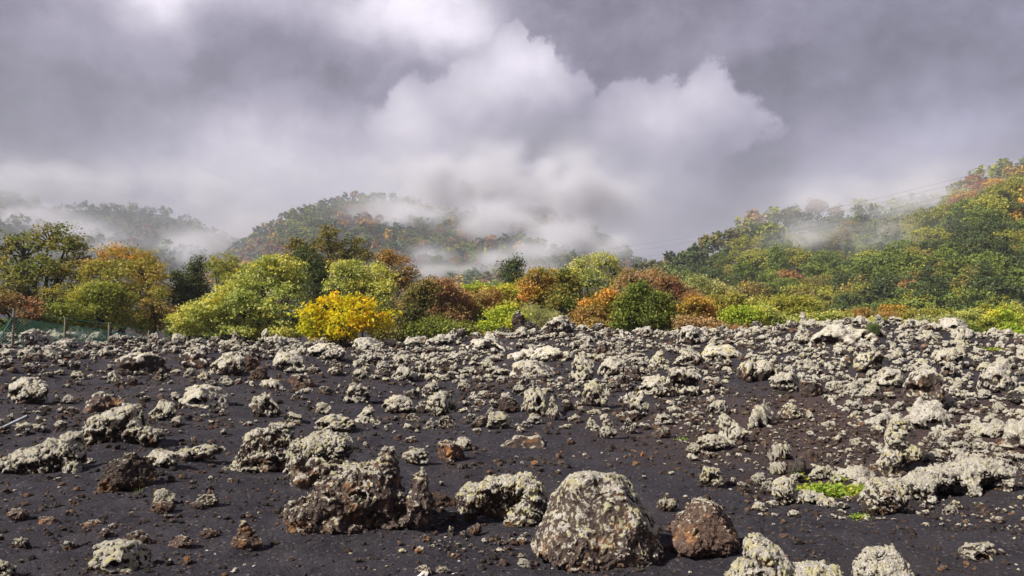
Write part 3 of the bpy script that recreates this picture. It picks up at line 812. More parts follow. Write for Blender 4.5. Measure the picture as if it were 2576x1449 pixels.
def sample_poly(poly, n, wlo, whi, pw, tag, sep=.55):
    xs = [p[0] for p in poly]; ys = [p[1] for p in poly]; out = []
    for _ in range(n):
        for _t in range(30):
            px = rng.uniform(min(xs), max(xs)); py = rng.uniform(min(ys), max(ys))
            if not poly_in(px, py, poly) or py < crest_y(px): continue
            w = wlo * (whi / wlo) ** (rng.random() ** pw)
            w *= np.interp(py, [850, 900, 1000, 1200], [.75, .85, 1.1, 1.3])
            clash = any(x0 - w * .2 < px < x1 + w * .2 and y0 + (y1 - y0) * .2 < py - w * .2 < y1 + w * .15 for x0, y0, x1, y1 in BOX0)
            near = any(abs(px - q[0]) < sep * (w + q[2]) / 2 and abs(py - q[1]) < sep * .55 * (w + q[2]) / 2 for q in out)
            if clash or near: continue
            out.append((px, py, w, tag)); break
    return out
BOX0 = list(BOX)
CAND = []
CAND += sample_poly(SLOPE, 700, 13, 112, 1.75, 'white')
CAND += sample_poly([(-40, 858), (200, 862), (400, 868), (620, 868), (620, 886), (330, 900), (200, 905), (-40, 915)], 190, 14, 56, 1.3, 'white')
CAND += sample_poly([(560, 868), (1300, 862), (1300, 905), (560, 905)], 170, 12, 46, 1.5, 'white')
CAND += sample_poly([(900, 900), (1240, 890), (1270, 960), (900, 965)], 90, 14, 58, 1.2, 'white')
CAND += sample_poly([(1190, 838), (1900, 838), (1900, 905), (1270, 925), (1250, 870)], 300, 12, 56, 1.5, 'white')
CAND += sample_poly([(1270, 900), (1850, 885), (1830, 990), (1300, 980)], 120, 11, 50, 1.6, 'mixed')
CAND += sample_poly([(1000, 930), (1840, 925), (1800, 1080), (1020, 1085)], 95, 17, 62, 1.6, 'mixed', sep=.8)
CAND += sample_poly([(-40, 905), (620, 900), (900, 930), (700, 985), (-40, 960)], 40, 17, 60, 1.4, 'mixed', sep=.8)
CAND += sample_poly([(-40, 890), (1850, 890), (1850, 1090), (-40, 1100)], 330, 7, 44, 2.4, 'mixed', sep=.8)
CAND += sample_poly([(-40, 1080), (1750, 1080), (1750, 1449), (-40, 1449)], 150, 5, 28, 2.4, 'brown', sep=1.)
CAND += sample_poly([(1700, 1010), (2150, 1060), (2600, 1190), (2600, 1340), (1900, 1300), (1700, 1150)], 260, 7, 34, 2.0, 'mixed', sep=.8)
CAND += sample_poly([(1700, 1000), (1950, 990), (2600, 1180), (2600, 1250), (2300, 1230), (2000, 1180), (1700, 1060)], 420, 4, 17, 1.4, 'brown', sep=.7)
# small bits round the outcrop
CAND += sample_poly([(1080, 1280), (1350, 1300), (1300, 1400), (1050, 1390)], 60, 5, 24, 1.8, 'brown', sep=.8)
for px in np.arange(-40, 2620, 15.0):       # the broken edge of the crest itself
    w = rng.uniform(14, 38)
    CAND.append((px + rng.uniform(-6, 6), float(crest_y(px)) + rng.uniform(-1, 6), w, 'white'))
PXC = 0
def tone(tag, px_=0):
    global PXC
    PXC = px_
    if tag == 'white':
        r = rng.random()
        if r < .16: return (rng.uniform(.0, .3), rng.uniform(.0, .5), rng.random() * .3, rng.uniform(.3, .8))
        return (rng.uniform(.40, .86) + .16 * (PXC > 1900), rng.uniform(.1, .5), rng.random() ** 2 * .8, rng.uniform(.3, .7))
    if tag == 'mixed':
        if rng.random() < .42: return (rng.uniform(.0, .4), rng.uniform(.15, .65), rng.random() * .3, rng.uniform(.2, .8))
        return (rng.uniform(.40, .80), rng.uniform(.2, .6), rng.random() * .7, rng.uniform(.3, .7))
    if rng.random() < .18: return (rng.uniform(.6, .95), rng.uniform(.2, .6), rng.random() * .8, .6)
    return (rng.uniform(0, .25), rng.uniform(.15, .7), rng.random() * .4, rng.uniform(.3, 1.0))

def visible_frac(c): return -10 < c[0] < 2586 and c[1] < 1455
CAND.sort(key=lambda c: -c[2] * (1.0 if visible_frac(c) else 0.2))
N_IND = 300 - len(BOX0)

COLW = [(430, 'below the wire fence'), (730, 'below the lime-green tree'), (1010, 'below the yellow shrub'), (1200, 'below the rusty trees'),
        (1530, 'below the dark spike'), (1850, 'below the bright green tree'), (2120, 'left end of the right slope'), (2370, 'middle of the right slope'), (9999, 'right edge of the slope')]
def row_word(py):
    return 'on the crest' if py < 885 else 'in the upper field' if py < 940 else 'in the middle field' if py < 1020 else 'in the lower field' if py < 1120 else 'on the foreground sand'
ORD = ['leftmost', 'second from left', 'third from left', 'fourth from left', 'fifth from left', 'sixth from left', 'seventh from left', 'eighth from left', 'ninth from left', 'tenth from left'] + [w + ' from left' for w in 'eleventh twelfth thirteenth fourteenth fifteenth sixteenth seventeenth eighteenth nineteenth twentieth'.split()]
IND = []
for c in CAND[:N_IND]:
    px, py, w, tag = c; t = tone(tag, px)
    kind = 'cinder' if t[0] < .3 else str(rng.choice(['lump', 'lump', 'lump', 'long', 'tall']))
    ar = {'lump': rng.uniform(.52, .78), 'long': rng.uniform(.34, .5), 'cinder': rng.uniform(.5, .75), 'tall': rng.uniform(.8, 1.1)}[kind]
    shade = ('bare red-brown' if t[1] > .6 else 'bare dark') if t[0] < .3 else ('yellowish lichened' if t[2] > .5 else 'white lichened' if t[0] > .72 else 'patchy lichened')
    shape = {'lump': 'lumpy rock', 'long': 'flat rock', 'cinder': 'rough rock', 'tall': 'pointed rock'}[kind]
    colw = next(s for lim, s in COLW if px < lim)
    IND.append([kind, px - w / 2, py - w * ar, px + w / 2, py, t, f'{shade} {shape} {row_word(py)} {colw}'])
from collections import defaultdict
grp = defaultdict(list)
for e in IND: grp[e[6]].append(e)
for lab, es in grp.items():
    es.sort(key=lambda e: e[1])
    for i, e in enumerate(es):
        e.append(lab if len(es) == 1 else (ORD[i] if i < len(es) - 1 else 'rightmost') + ' ' + lab)
for kind, x0, y0, x1, y1, t, lab0, lab in IND:
    place_rock(kind, x0, y0, x1, y1, lab, t, name='cinder_rock' if t[0] < .3 else None, group='lava rocks of the field',
               tilt=rng.uniform(-.35, .35) if kind == 'long' else rng.uniform(-.12, .12), sink=rng.uniform(.08, .25))

# rubble and cinders as one mass
def ico(sub):
    t = (1 + 5 ** .5) / 2
    v = [(-1, t, 0), (1, t, 0), (-1, -t, 0), (1, -t, 0), (0, -1, t), (0, 1, t), (0, -1, -t), (0, 1, -t), (t, 0, -1), (t, 0, 1), (-t, 0, -1), (-t, 0, 1)]
    f = [(0, 11, 5), (0, 5, 1), (0, 1, 7), (0, 7, 10), (0, 10, 11), (1, 5, 9), (5, 11, 4), (11, 10, 2), (10, 7, 6), (7, 1, 8), (3, 9, 4), (3, 4, 2), (3, 2, 6), (3, 6, 8), (3, 8, 9), (4, 9, 5), (2, 4, 11), (6, 2, 10), (8, 6, 7), (9, 8, 1)]
    v = [np.array(p) / np.linalg.norm(p) for p in v]
    for _ in range(sub):
        mid = {}; nf = []
        def m(a, b):
            k = (min(a, b), max(a, b))
            if k not in mid:
                p = v[a] + v[b]; v.append(p / np.linalg.norm(p)); mid[k] = len(v) - 1
            return mid[k]
        for a, b, c in f:
            ab, bc, ca = m(a, b), m(b, c), m(c, a)
            nf += [(a, ab, ca), (b, bc, ab), (c, ca, bc), (ab, bc, ca)]
        f = nf
    return np.array(v), np.array(f)
def pebble_shapes(sub, n, amp, seed):
    V0, F0 = ico(sub); out = []
    for i in range(n):
        q = V0 * 1.1 + seed + i * 9.1
        r = 1 + amp * (fbm(q, 2) * 1.2 + 1.3 * np.abs(perlin(q * 2.4)) - .3)
        fo = np.stack([V0[:, 2] * .5 + .5, np.clip((r - r.mean()) / (r.std() + 1e-9) / 4 + .5, 0, 1), V0[:, 2] * .5 + .5, np.ones(len(V0))], 1)
        out.append((V0 * r[:, None], F0, fo))
    return out
def rubble(items, shapes, name, label, nfine=0):
    """items: x,y,z,size,flat,tone"""
    Vs, Fs, Ts, Os, off = [], [], [], [], 0
    for q_, (x, y, z, s, fl, t) in enumerate(items):
        ss = shapes if not nfine else shapes[0 if q_ < nfine else 1]
        V0, F0, fo = ss[int(rng.integers(len(ss)))]
        a = rng.random() * 6.28; c, sn = math.cos(a), math.sin(a)
        e = rng.uniform(.45, 1.0)
        P = V0 * np.array([s, s * e, s * fl])
        P = np.stack([P[:, 0] * c - P[:, 1] * sn, P[:, 0] * sn + P[:, 1] * c, P[:, 2]], 1) + np.array([x, y, z + s * fl * .45])
        Vs.append(P); Fs.append(F0 + off); off += len(V0); Ts.append(np.tile(t, (len(V0), 1))); Os.append(fo)
    V, F, T = np.concatenate(Vs), np.concatenate(Fs), np.concatenate(Ts)
    me = mesh_from(name, V, F, M_RUBBLE, attrs={'tone': ('POINT', 'FLOAT_COLOR', T), 'form': ('POINT', 'FLOAT_COLOR', np.concatenate(Os))})
    return link(name, me, label, kind='stuff')
items = []
for px, py, w, tag in CAND[N_IND:]:
    x, y, z = ground_at(px, py)
    t = tone(tag, px)
    s = w * y / FOC / 2
    items.append((x, y + s * .5, z, s, rng.uniform(.55, .95), t))
items.sort(key=lambda a: -a[3] / a[1])
rubble(items, (pebble_shapes(3, 22, .6, 3.0), pebble_shapes(2, 22, .65, 3.0)), 'lava_rubble', 'smaller lichened and brown lava rubble between the rocks', 420)
items = []
def world_scatter(n, f):
    k = 0
    while k < n:
        y = 2.0 * (36 / 2.0) ** rng.random() ** .8
        x = rng.uniform(-.72, .72) * y
        a = f(x, y)
        if a is None: continue
        items.append(a); k += 1
zs_cache = {}
def cinder(x, y):
    d = .5 + 1.2 * fbm2(np.array([x * .9]), np.array([y * .9]), 2, .5, 33.)[0]
    if x / y > .2 and y > 6: d += .35
    if rng.random() > d: return None
    s = (.003 + .0016 * y) * (1 + 2.0 * rng.random() ** 5)
    r = rng.random()
    t = (.9, .4, .3, .8) if r < .012 else (.0, rng.uniform(.1, .8), 0, rng.uniform(.2, 1.0)) if r < .55 else (.0, .1, 0, rng.uniform(.0, .5))
    return (x, y, 0.0, s, rng.uniform(.5, .9), t)
world_scatter(10500, cinder)
arr = np.array([(a[0], a[1]) for a in items]); zz = terrain(arr[:, 0], arr[:, 1])
items = [(a[0], a[1], float(z), a[3], a[4], a[5]) for a, z in zip(items, zz)]
rubble(items, pebble_shapes(1, 12, .5, 60.0), 'cinder_gravel', 'loose brown and black cinders strewn over the sand')
print('rocks', time.time() - T0)

# ---------------------------------------------------------------- foliage
def leaf_material(name, cols, source='ATTR', rough=.6, transl=.35, noise_scale=.45):
    """three leaf colours mixed leaf by leaf and spray by spray"""
    m, g = new_mat(name)
    t = g.n('ShaderNodeAttribute', attribute_name='tint')
    sp = g.n('ShaderNodeSeparateColor', {0: t.outputs['Color']})
    a, b = sp.outputs[0], sp.outputs[1]
    P = g.n('ShaderNodeTexCoord').outputs['Object']
    nz = g.noise(P, noise_scale, 2.0, .5)
    if source == 'OBJECT':
        oi = g.n('ShaderNodeObjectInfo')
        base = oi.outputs['Color']
        c = g.mix(g.m('MULTIPLY', b, .5), base, g.v('MULTIPLY', base, (1.7, 1.25, .8)))
        c = g.v('SCALE', c, g.m('ADD', .72, g.m('MULTIPLY', a, .56)))
    else:
        k = g.m('ADD', g.m('MULTIPLY', b, .55), g.m('ADD', g.m('MULTIPLY', g.m('SUBTRACT', nz, .5), 2.3), g.m('MULTIPLY', a, .45)))
        c = g.mix(g.ramp(k, .05, .55), cols[0], cols[1])
        c = g.mix(g.ramp(k, .55, .95), c, cols[2])
        c = g.v('SCALE', c, g.m('ADD', .8, g.m('MULTIPLY', a, .4)))
    finish(g, c, rough, None, .3, (transl, g.v('MULTIPLY', c, (1.15, 1.2, .7))))
    return m

def bark_material():
    m, g = new_mat('dark_bark')
    P = g.n('ShaderNodeTexCoord').outputs['Object']
    n = g.noise(g.v('MULTIPLY', P, (1, 1, .25)), 9.0, 4.0, .6)
    c = g.mix(g.ramp(n, .35, .65), (.022, .017, .013), (.075, .060, .048))
    bp = g.n('ShaderNodeBump', {'Strength': .6, 'Distance': .03, 'Height': n})
    finish(g, c, .9, bp.outputs[0])
    return m
M_BARK = bark_material()

def tube(pts, rad, sides=5):
    pts = np.asarray(pts, float); n = len(pts)
    V = []
    for i in range(n):
        d = pts[min(i + 1, n - 1)] - pts[max(i - 1, 0)]
        d /= np.linalg.norm(d) + 1e-9
        a = np.cross(d, (0.31, .95, .12)); a /= np.linalg.norm(a) + 1e-9
        b = np.cross(d, a)
        th = np.arange(sides) / sides * 2 * math.pi
        V.append(pts[i] + rad[i] * (np.cos(th)[:, None] * a + np.sin(th)[:, None] * b))
    V = np.concatenate(V)
    F = []
    for i in range(n - 1):
        for k in range(sides):
            k2 = (k + 1) % sides
            F.append((i * sides + k, i * sides + k2, (i + 1) * sides + k2, (i + 1) * sides + k))
    return V, np.array(F)

def wob(p0, p1, n, amp, r):
    p0, p1 = np.asarray(p0, float), np.asarray(p1, float)
    t = np.linspace(0, 1, n)[:, None]
    L = np.linalg.norm(p1 - p0)
    off = np.cumsum(r.normal(size=(n, 3)), 0) * amp * L / n ** .5
    off = off - off[0] - t * (off[-1] - off[0])
    return p0 + (p1 - p0) * t + off

def leaves(cent, rad, per, size, r, up=.6, flat=.55, outward=None, spread=.55, aspect=.62):
    """leaf sprays round the centres: rhombic leaves, each its own face"""
    n = len(cent) * per
    ci = np.repeat(np.arange(len(cent)), per)
    off = r.normal(size=(n, 3)) * spread; off[:, 2] *= flat
    ln = np.linalg.norm(off, axis=1); off *= (np.minimum(ln, 1.35) / (ln + 1e-6))[:, None]
    P = cent[ci] + off * rad[ci][:, None]
    N = r.normal(size=(n, 3)) * .75 + np.array([0, 0, up])
    if outward is not None: N += outward[ci] * .5
    N /= np.linalg.norm(N, axis=1)[:, None]
    A = np.cross(N, r.normal(size=(n, 3))); A /= np.linalg.norm(A, axis=1)[:, None]
    B = np.cross(N, A)
    s = size * r.uniform(.6, 1.35, n)[:, None]
    A = A * s * .5; B = B * s * .5 * aspect
    V = np.stack([P - A, P - B + A * .1 - N * s * .06, P + A, P + B + A * .1 - N * s * .06], 1).reshape(-1, 3)
    F = np.arange(n * 4).reshape(-1, 4)
    cl = r.random(len(cent))[ci]
    T = np.stack([r.random(n), cl, np.zeros(n), np.ones(n)], 1)
    return V, F, T

def crown_points(lobes, n, r, inner=.25, lumpy=.28, seed=0.0):
    """spray centres over the shells of the lobes (metres); returns centres, outward directions, lobe index"""
    L = np.array(lobes, float)
    area = (L[:, 3] * L[:, 4] + L[:, 3] * L[:, 5] + L[:, 4] * L[:, 5]); k = r.choice(len(L), n, p=area / area.sum())
    d = r.normal(size=(n, 3)); d[:, 2] = d[:, 2] * .9 + .25
    d /= np.linalg.norm(d, axis=1)[:, None]
    rr = np.where(r.random(n) < inner, r.uniform(.25, .8, n), r.uniform(.78, 1.0, n))
    rr = rr * np.where(r.random(n) < .07, r.uniform(1.08, 1.32, n), 1.0)
    lum = 1 + lumpy * 1.6 * perlin(d * 2.1 + k[:, None] * 3.7 + seed) + lumpy * .8 * perlin(d * 5.3 + k[:, None] * 3.7 + seed)
    P = L[k, :3] + d * L[k, 3:6] * (rr * lum)[:, None]
    # drop centres buried deep inside other lobes
    keep = np.ones(n, bool)
    for j in range(len(L)):
        q = np.linalg.norm((P - L[j, :3]) / L[j, 3:6], axis=1)
        keep &= ~((q < .62) & (r.random(n) < .75))
    return P[keep], d[keep], k[keep]

def make_tree(name, cat, label, D, base_px, base_py, lobes_px, mat, nclump, per, size, crad, trunk_r=.16, group=None, stems=1, twigs=95, up=.6, flat=.55,
              inner=.25, lumpy=.40, depth=.8, seed=0, dz=0.0, aspect=.62, spread=.55):
    """lobes in picture units (cx, cy, half width, half height[, forward shift in m]) at distance D"""
    r = np.random.default_rng(seed + int(base_px * 7 + base_py))
    u = D / FOC
    bx = (base_px - 1288) * u
    bz = float(terrain(bx, D)) - .1
    root = link(name, None, label, cat, group=group, loc=(bx, D, bz))
    lob = []
    for l in lobes_px:
        cx, cy_, rx, ry = l[:4]; sh = l[4] if len(l) > 4 else r.uniform(-.6, .6)
        lob.append(((cx - base_px) * u, sh, CAM_Z + (780 - cy_) * u - bz, rx * u, rx * u * depth, ry * u))
    full = []
    for (x_, y_, z_, a_, b_, c_) in lob:
        full.append((x_, y_, z_, a_ * .84, b_ * .84, c_ * .84))
        for _ in range(3):
            th = r.uniform(-.4, 3.54); ph = r.uniform(-1.2, 1.2)
            k_ = r.uniform(.34, .56)
            full.append((x_ + a_ * .66 * math.cos(th) * math.cos(ph), y_ - b_ * .66 * abs(math.sin(ph)), z_ + c_ * .66 * math.sin(th), a_ * k_, b_ * k_, c_ * k_ * .8))
    P, d, k = crown_points(full, nclump, r, inner, lumpy, seed * 1.3)
    k = k // 4
    P[:, 2] = np.maximum(P[:, 2], .15)
    rad = crad * r.uniform(.6, 1.35, len(P))
    V, F, T = leaves(P, rad, per, size, r, up, flat, d, spread, aspect)
    link('crown', mesh_from('crown', V, F, mat, attrs={'tint': ('FACE', 'FLOAT_COLOR', T)}), parent=root)
    # trunk, limbs and twigs: one mesh
    Vs, Fs, off = [], [], 0
    def add(pts, rad, sides):
        nonlocal off
        v, f = tube(pts, rad, sides); Vs.append(v); Fs.append(f + off); off += len(v)
    L = np.array(lob); order = np.argsort(L[:, 2])
    ctr = (L[:, :3] * L[:, 3:4]).sum(0) / L[:, 3].sum()
    low = min(L[:, 2].min(), ctr[2]) * .55
    for s in range(stems):
        a = r.random() * 6.28; w = .12 * (stems > 1) * ctr[2]
        fork = np.array([ctr[0] * .35 + w * math.cos(a), w * math.sin(a), max(low, .4)])
        add(wob((w * .3 * math.cos(a), w * .3 * math.sin(a), -.2), fork, 5, .05, r), np.linspace(trunk_r, trunk_r * .75, 5) / (1 + .4 * (stems > 1)), 7)
        for j in range(len(L)):
            if stems > 1 and j % stems != s: continue
            tgt = L[j, :3] + np.array([0, 0, L[j, 5] * .35])
            add(wob(fork, tgt, 6, .09, r), np.linspace(trunk_r * .6, trunk_r * .16, 6) * (.6 + .4 * L[j, 3] / L[:, 3].max()), 5)
    if twigs:
        for i in r.choice(len(P), min(twigs, len(P)), replace=False):
            s0 = L[k[i], :3] + np.array([0, 0, -.1 * L[k[i], 5]])
            add(wob(s0, P[i] + d[i] * crad * .3, 4, .10, r), np.linspace(trunk_r * .2, trunk_r * .05, 4), 3)
    link('trunk', mesh_from('trunk', np.concatenate(Vs), np.concatenate(Fs), M_BARK, smooth=True), parent=root)
    return root

ML = {
 'deep_green':   leaf_material('deep_green_leaves', [(0.13, 0.16, 0.028), (0.24, 0.255, 0.045), (0.4, 0.3, 0.07)]),
 'olive':        leaf_material('olive_leaves', [(0.23, 0.23, 0.04), (0.42, 0.38, 0.07), (0.5, 0.36, 0.08)]),
 'olive_gold':   leaf_material('olive_gold_leaves', [(0.257, 0.244, 0.041), (0.535, 0.402, 0.062), (0.673, 0.297, 0.072)]),
 'lime':         leaf_material('lime_leaves', [(0.31, 0.36, 0.08), (0.54, 0.55, 0.15), (0.76, 0.66, 0.13)]),
 'lime_bright':  leaf_material('bright_lime_leaves', [(0.281, 0.393, 0.034), (0.528, 0.582, 0.060), (0.743, 0.611, 0.086)]),
 'yellow':       leaf_material('yellow_leaves', [(0.5, 0.5, 0.015), (0.84, 0.68, 0.015), (0.88, 0.5, 0.03)], transl=.45),
 'dark':         leaf_material('dark_evergreen_leaves', [(0.056, 0.086, 0.027), (0.103, 0.140, 0.043), (0.187, 0.165, 0.059)]),
 'brown_green':  leaf_material('brown_green_leaves', [(0.14, 0.14, 0.035), (0.27, 0.235, 0.06), (0.38, 0.25, 0.08)]),
 'orange':       leaf_material('orange_leaves', [(0.28, 0.22, 0.055), (0.48, 0.3, 0.085), (0.54, 0.3, 0.1)]),
 'rust':         leaf_material('rust_leaves', [(0.26, 0.19, 0.06), (0.44, 0.24, 0.11), (0.52, 0.26, 0.13)]),
 'gold':         leaf_material('gold_leaves', [(0.363, 0.276, 0.043), (0.693, 0.393, 0.069), (0.825, 0.364, 0.103)]),
 'green':        leaf_material('mid_green_leaves', [(0.13, 0.17, 0.025), (0.23, 0.27, 0.04), (0.36, 0.35, 0.06)]),
 'fresh':        leaf_material('fresh_green_leaves', [(0.22, 0.25, 0.03), (0.38, 0.38, 0.06), (0.5, 0.43, 0.07)]),
 'pale':         leaf_material('pale_feathery_leaves', [(0.317, 0.349, 0.124), (0.535, 0.524, 0.207), (0.673, 0.576, 0.248)]),
 'peach':        leaf_material('peach_leaves', [(0.36, 0.26, 0.09), (0.56, 0.36, 0.17), (0.66, 0.42, 0.24)]),
}
def TR(name, cat, label, D, bx, by, lobes, mat, n, per=30, size=.15, crad=.42, **kw):
    return make_tree(name, cat, label, D, bx, by, lobes, ML[mat], n, per, size, crad, **kw)

GT = 'autumn trees behind the lava crest'
# left to right
TR('oak_tree', 'tree', 'tall deep green tree with see-through crown at the left edge', 50, 97, 850,
   [(45, 640, 62, 50), (120, 605, 62, 45), (170, 625, 45, 40), (25, 690, 62, 45), (105, 690, 75, 55), (0, 620, 40, 40), (150, 680, 50, 40), (70, 735, 60, 25), (190, 650, 30, 30)],
   'deep_green', 270, 32, .19, .46, trunk_r=.34, inner=.12, group=GT, twigs=150, seed=1, lumpy=.45)
TR('rust_shrub', 'shrub', 'rust-orange shrub under the tall left tree, behind the fence', 42, 35, 850, [(10, 765, 45, 26), (55, 770, 42, 26), (85, 795, 30, 18), (-20, 775, 40, 30)], 'rust', 170, group=GT, seed=2)
TR('field_maple_tree', 'tree', 'orange-topped tree behind the olive yellow trees on the left', 54, 300, 850,
   [(285, 655, 55, 45), (345, 665, 60, 45), (385, 700, 40, 50), (240, 680, 40, 35), (400, 745, 35, 50)], 'olive_gold', 330, group=GT, seed=3)
TR('field_maple_tree', 'tree', 'broad olive yellow tree left of the dark conical tree', 50, 310, 850,
   [(215, 700, 60, 45), (290, 690, 75, 50), (360, 715, 60, 55), (400, 770, 42, 60), (200, 760, 70, 55), (310, 770, 90, 60), (350, 690, 50, 40)], 'olive', 620, group=GT, seed=4)
TR('field_maple_tree', 'tree', 'smaller yellow-green tree with dark stem just behind the fence', 45, 280, 850,
   [(255, 740, 55, 40), (215, 770, 45, 35), (300, 770, 50, 35), (260, 800, 75, 32), (330, 815, 40, 25), (190, 815, 40, 25)], 'fresh', 400, size=.15, crad=.36, group=GT, seed=5)
TR('rust_shrub', 'shrub', 'brown-orange shrub between olive tree and lime-green tree', 47, 400, 850, [(400, 800, 38, 45), (370, 820, 36, 30)], 'orange', 120, group=GT, seed=6)
TR('dark_shrub', 'shrub', 'dark green undergrowth shrub at the left behind the fence', 43, 110, 850, [(90, 820, 60, 30), (150, 800, 50, 45), (30, 830, 50, 26)], 'green', 210, group=GT, seed=7)
TR('evergreen_tree', 'tree', 'dark conical evergreen between olive tree and lime-green tree', 56, 475, 850,
   [(475, 770, 45, 70), (478, 725, 36, 38), (492, 690, 20, 30), (500, 660, 10, 18), (450, 710, 20, 26)], 'dark', 300, size=.17, group=GT, seed=8, flat=.8)
TR('round_tree', 'tree', 'small light green tree peeping above behind the lime-green tree', 62, 555, 850, [(540, 670, 34, 26), (575, 665, 34, 26), (560, 700, 45, 30), (610, 700, 40, 30)], 'fresh', 210, group=GT, seed=9, lumpy=.4)
TR('lime_tree', 'tree', 'big spreading lime-green tree left of the yellow shrub', 43, 640, 862,
   [(660, 700, 75, 45), (725, 700, 58, 45), (600, 735, 65, 42), (545, 775, 62, 38), (490, 800, 52, 34), (630, 790, 90, 55), (720, 770, 68, 55), (530, 825, 80, 32), (460, 835, 34, 20), (690, 835, 85, 30), (610, 840, 80, 24), (700, 665, 40, 24)],
   'lime', 1150, per=30, size=.155, crad=.38, trunk_r=.18, group=GT, seed=10, flat=.38, stems=3, lumpy=.34)
TR('evergreen_tree', 'tree', 'dark evergreen in shade right behind the lime-green tree', 53, 800, 850, [(800, 720, 38, 60), (785, 680, 30, 40), (815, 780, 40, 50), (760, 660, 26, 30)], 'dark', 300, group=GT, seed=11, flat=.8)
TR('tall_oak_tree', 'tree', 'tallest brown-green airy tree in the middle left with several stems', 60, 825, 850,
   [(830, 600, 30, 32), (835, 635, 45, 35), (780, 630, 34, 34), (745, 640, 34, 34), (885, 625, 40, 30), (915, 650, 30, 26), (870, 665, 45, 30), (735, 610, 20, 16), (800, 670, 45, 30), (727, 665, 20, 20)],
   'brown_green', 330, size=.19, crad=.42, per=26, trunk_r=.20, group=GT, seed=12, stems=3, lumpy=.42, twigs=120, inner=.2)
TR('bushy_tree', 'tree', 'yellow-green tree behind the yellow shrub', 52, 910, 850, [(880, 690, 45, 40), (940, 700, 50, 42), (905, 740, 70, 50), (970, 745, 40, 45), (850, 730, 35, 40)], 'lime', 420, group=GT, seed=13, size=.16)
TR('yellow_shrub', 'shrub', 'bright golden yellow shrub standing on the crest', 36, 862, 866,
   [(845, 770, 52, 34), (900, 775, 46, 30), (790, 795, 38, 26), (950, 800, 34, 22), (850, 820, 78, 36), (780, 825, 38, 22), (935, 825, 46, 26), (835, 850, 70, 16), (975, 795, 20, 14)],
   'yellow', 290, per=20, size=.19, crad=.34, trunk_r=.10, group=None, seed=14, stems=3, flat=.6, lumpy=.35, aspect=.5, up=.3)
TR('orange_tree', 'tree', 'orange-brown tree with open branches in the centre left', 60, 1000, 850, [(990, 660, 38, 30), (1020, 690, 34, 28), (965, 650, 26, 22), (1000, 715, 45, 26)], 'orange', 230, per=22, size=.16, crad=.4, group=GT, seed=15, twigs=110, lumpy=.4, trunk_r=.2)
TR('rust_tree', 'tree', 'rust-red tree right of the open orange-brown one', 52, 1110, 850, [(1105, 725, 34, 34), (1140, 755, 40, 38), (1085, 770, 38, 40), (1120, 800, 45, 34)], 'rust', 300, group=GT, seed=16, twigs=110, lumpy=.42, size=.16)
TR('mixed_tree', 'tree', 'green and brown tree between yellow shrub and rust-red tree', 48, 1050, 850, [(1040, 770, 42, 45), (1075, 745, 36, 36), (1020, 800, 40, 36), (1085, 815, 40, 30)], 'brown_green', 280, group=GT, seed=17, twigs=100, lumpy=.4, size=.16)
TR('dark_shrub', 'shrub', 'dark green low shrub below the rust-red tree', 43, 1100, 850, [(1100, 825, 40, 26), (1060, 835, 36, 18), (1150, 835, 45, 20)], 'green', 130, group=GT, seed=18)
TR('orange_tree', 'tree', 'wide orange-brown bush line in the centre', 54, 1210, 850, [(1180, 775, 45, 40), (1230, 770, 50, 40), (1270, 790, 40, 40), (1170, 815, 50, 30)], 'orange', 330, group=GT, seed=19, size=.16)
TR('bushy_tree', 'tree', 'yellow-lime bush behind the centre orange bushes', 58, 1235, 850, [(1200, 735, 40, 24), (1250, 735, 45, 26), (1290, 755, 35, 30)], 'lime_bright', 210, group=GT, seed=20, size=.16)
TR('evergreen_tree', 'tree', 'lone dark green pointed tree in the centre against the mist', 62, 1288, 850, [(1288, 700, 32, 38), (1300, 672, 20, 26), (1275, 680, 16, 26), (1290, 745, 36, 35)], 'dark', 240, group=GT, seed=21, flat=.8, lumpy=.4)
TR('lime_shrub', 'shrub', 'bright lime shrub left of the dark lava spike', 40, 1262, 845, [(1245, 805, 38, 24), (1280, 785, 34, 24), (1228, 822, 26, 14), (1300, 810, 30, 22)], 'lime_bright', 230, per=22, size=.13, crad=.28, group=GT, seed=22, trunk_r=.06, up=.3)
TR('broom_shrub', 'shrub', 'pale feathery green broom behind the dark lava spike', 41, 1370, 845, [(1350, 800, 40, 30), (1395, 812, 36, 24), (1330, 790, 24, 22), (1420, 825, 26, 14)], 'pale', 240, per=34, size=.11, crad=.26, group=GT, seed=23, trunk_r=.04, aspect=.22, up=0., flat=1.0, lumpy=.1)
TR('oak_tree', 'tree', 'olive-brown tree behind the pale broom', 52, 1370, 850, [(1350, 715, 42, 34), (1395, 720, 42, 40), (1365, 760, 50, 42), (1330, 745, 26, 30)], 'olive_gold', 330, group=GT, seed=24, twigs=100, size=.15)
TR('oak_tree', 'tree', 'dark green tree right of the olive-brown one', 50, 1435, 850, [(1425, 720, 34, 45), (1450, 765, 42, 50), (1410, 780, 36, 40), (1440, 815, 40, 26)], 'deep_green', 360, group=GT, seed=25, size=.16)
TR('willow_like_tree', 'tree', 'large airy yellow-green domed tree right of centre', 64, 1495, 850, [(1510, 665, 45, 32), (1465, 680, 40, 34), (1545, 690, 28, 38), (1440, 700, 36, 30), (1500, 715, 60, 40)], 'lime', 420, per=18, size=.15, crad=.45, group=GT, seed=26, twigs=160, lumpy=.3, inner=.1)
TR('orange_tree', 'tree', 'golden-brown bush left of the bright green tree', 48, 1515, 850, [(1500, 775, 38, 34), (1535, 770, 36, 38), (1515, 815, 50, 30)], 'gold', 270, group=GT, seed=27, size=.15)
TR('rust_tree', 'tree', 'low brown bush between dark green tree and golden bush', 46, 1490, 850, [(1480, 800, 34, 34), (1500, 825, 38, 22)], 'orange', 150, group=GT, seed=28, size=.15)
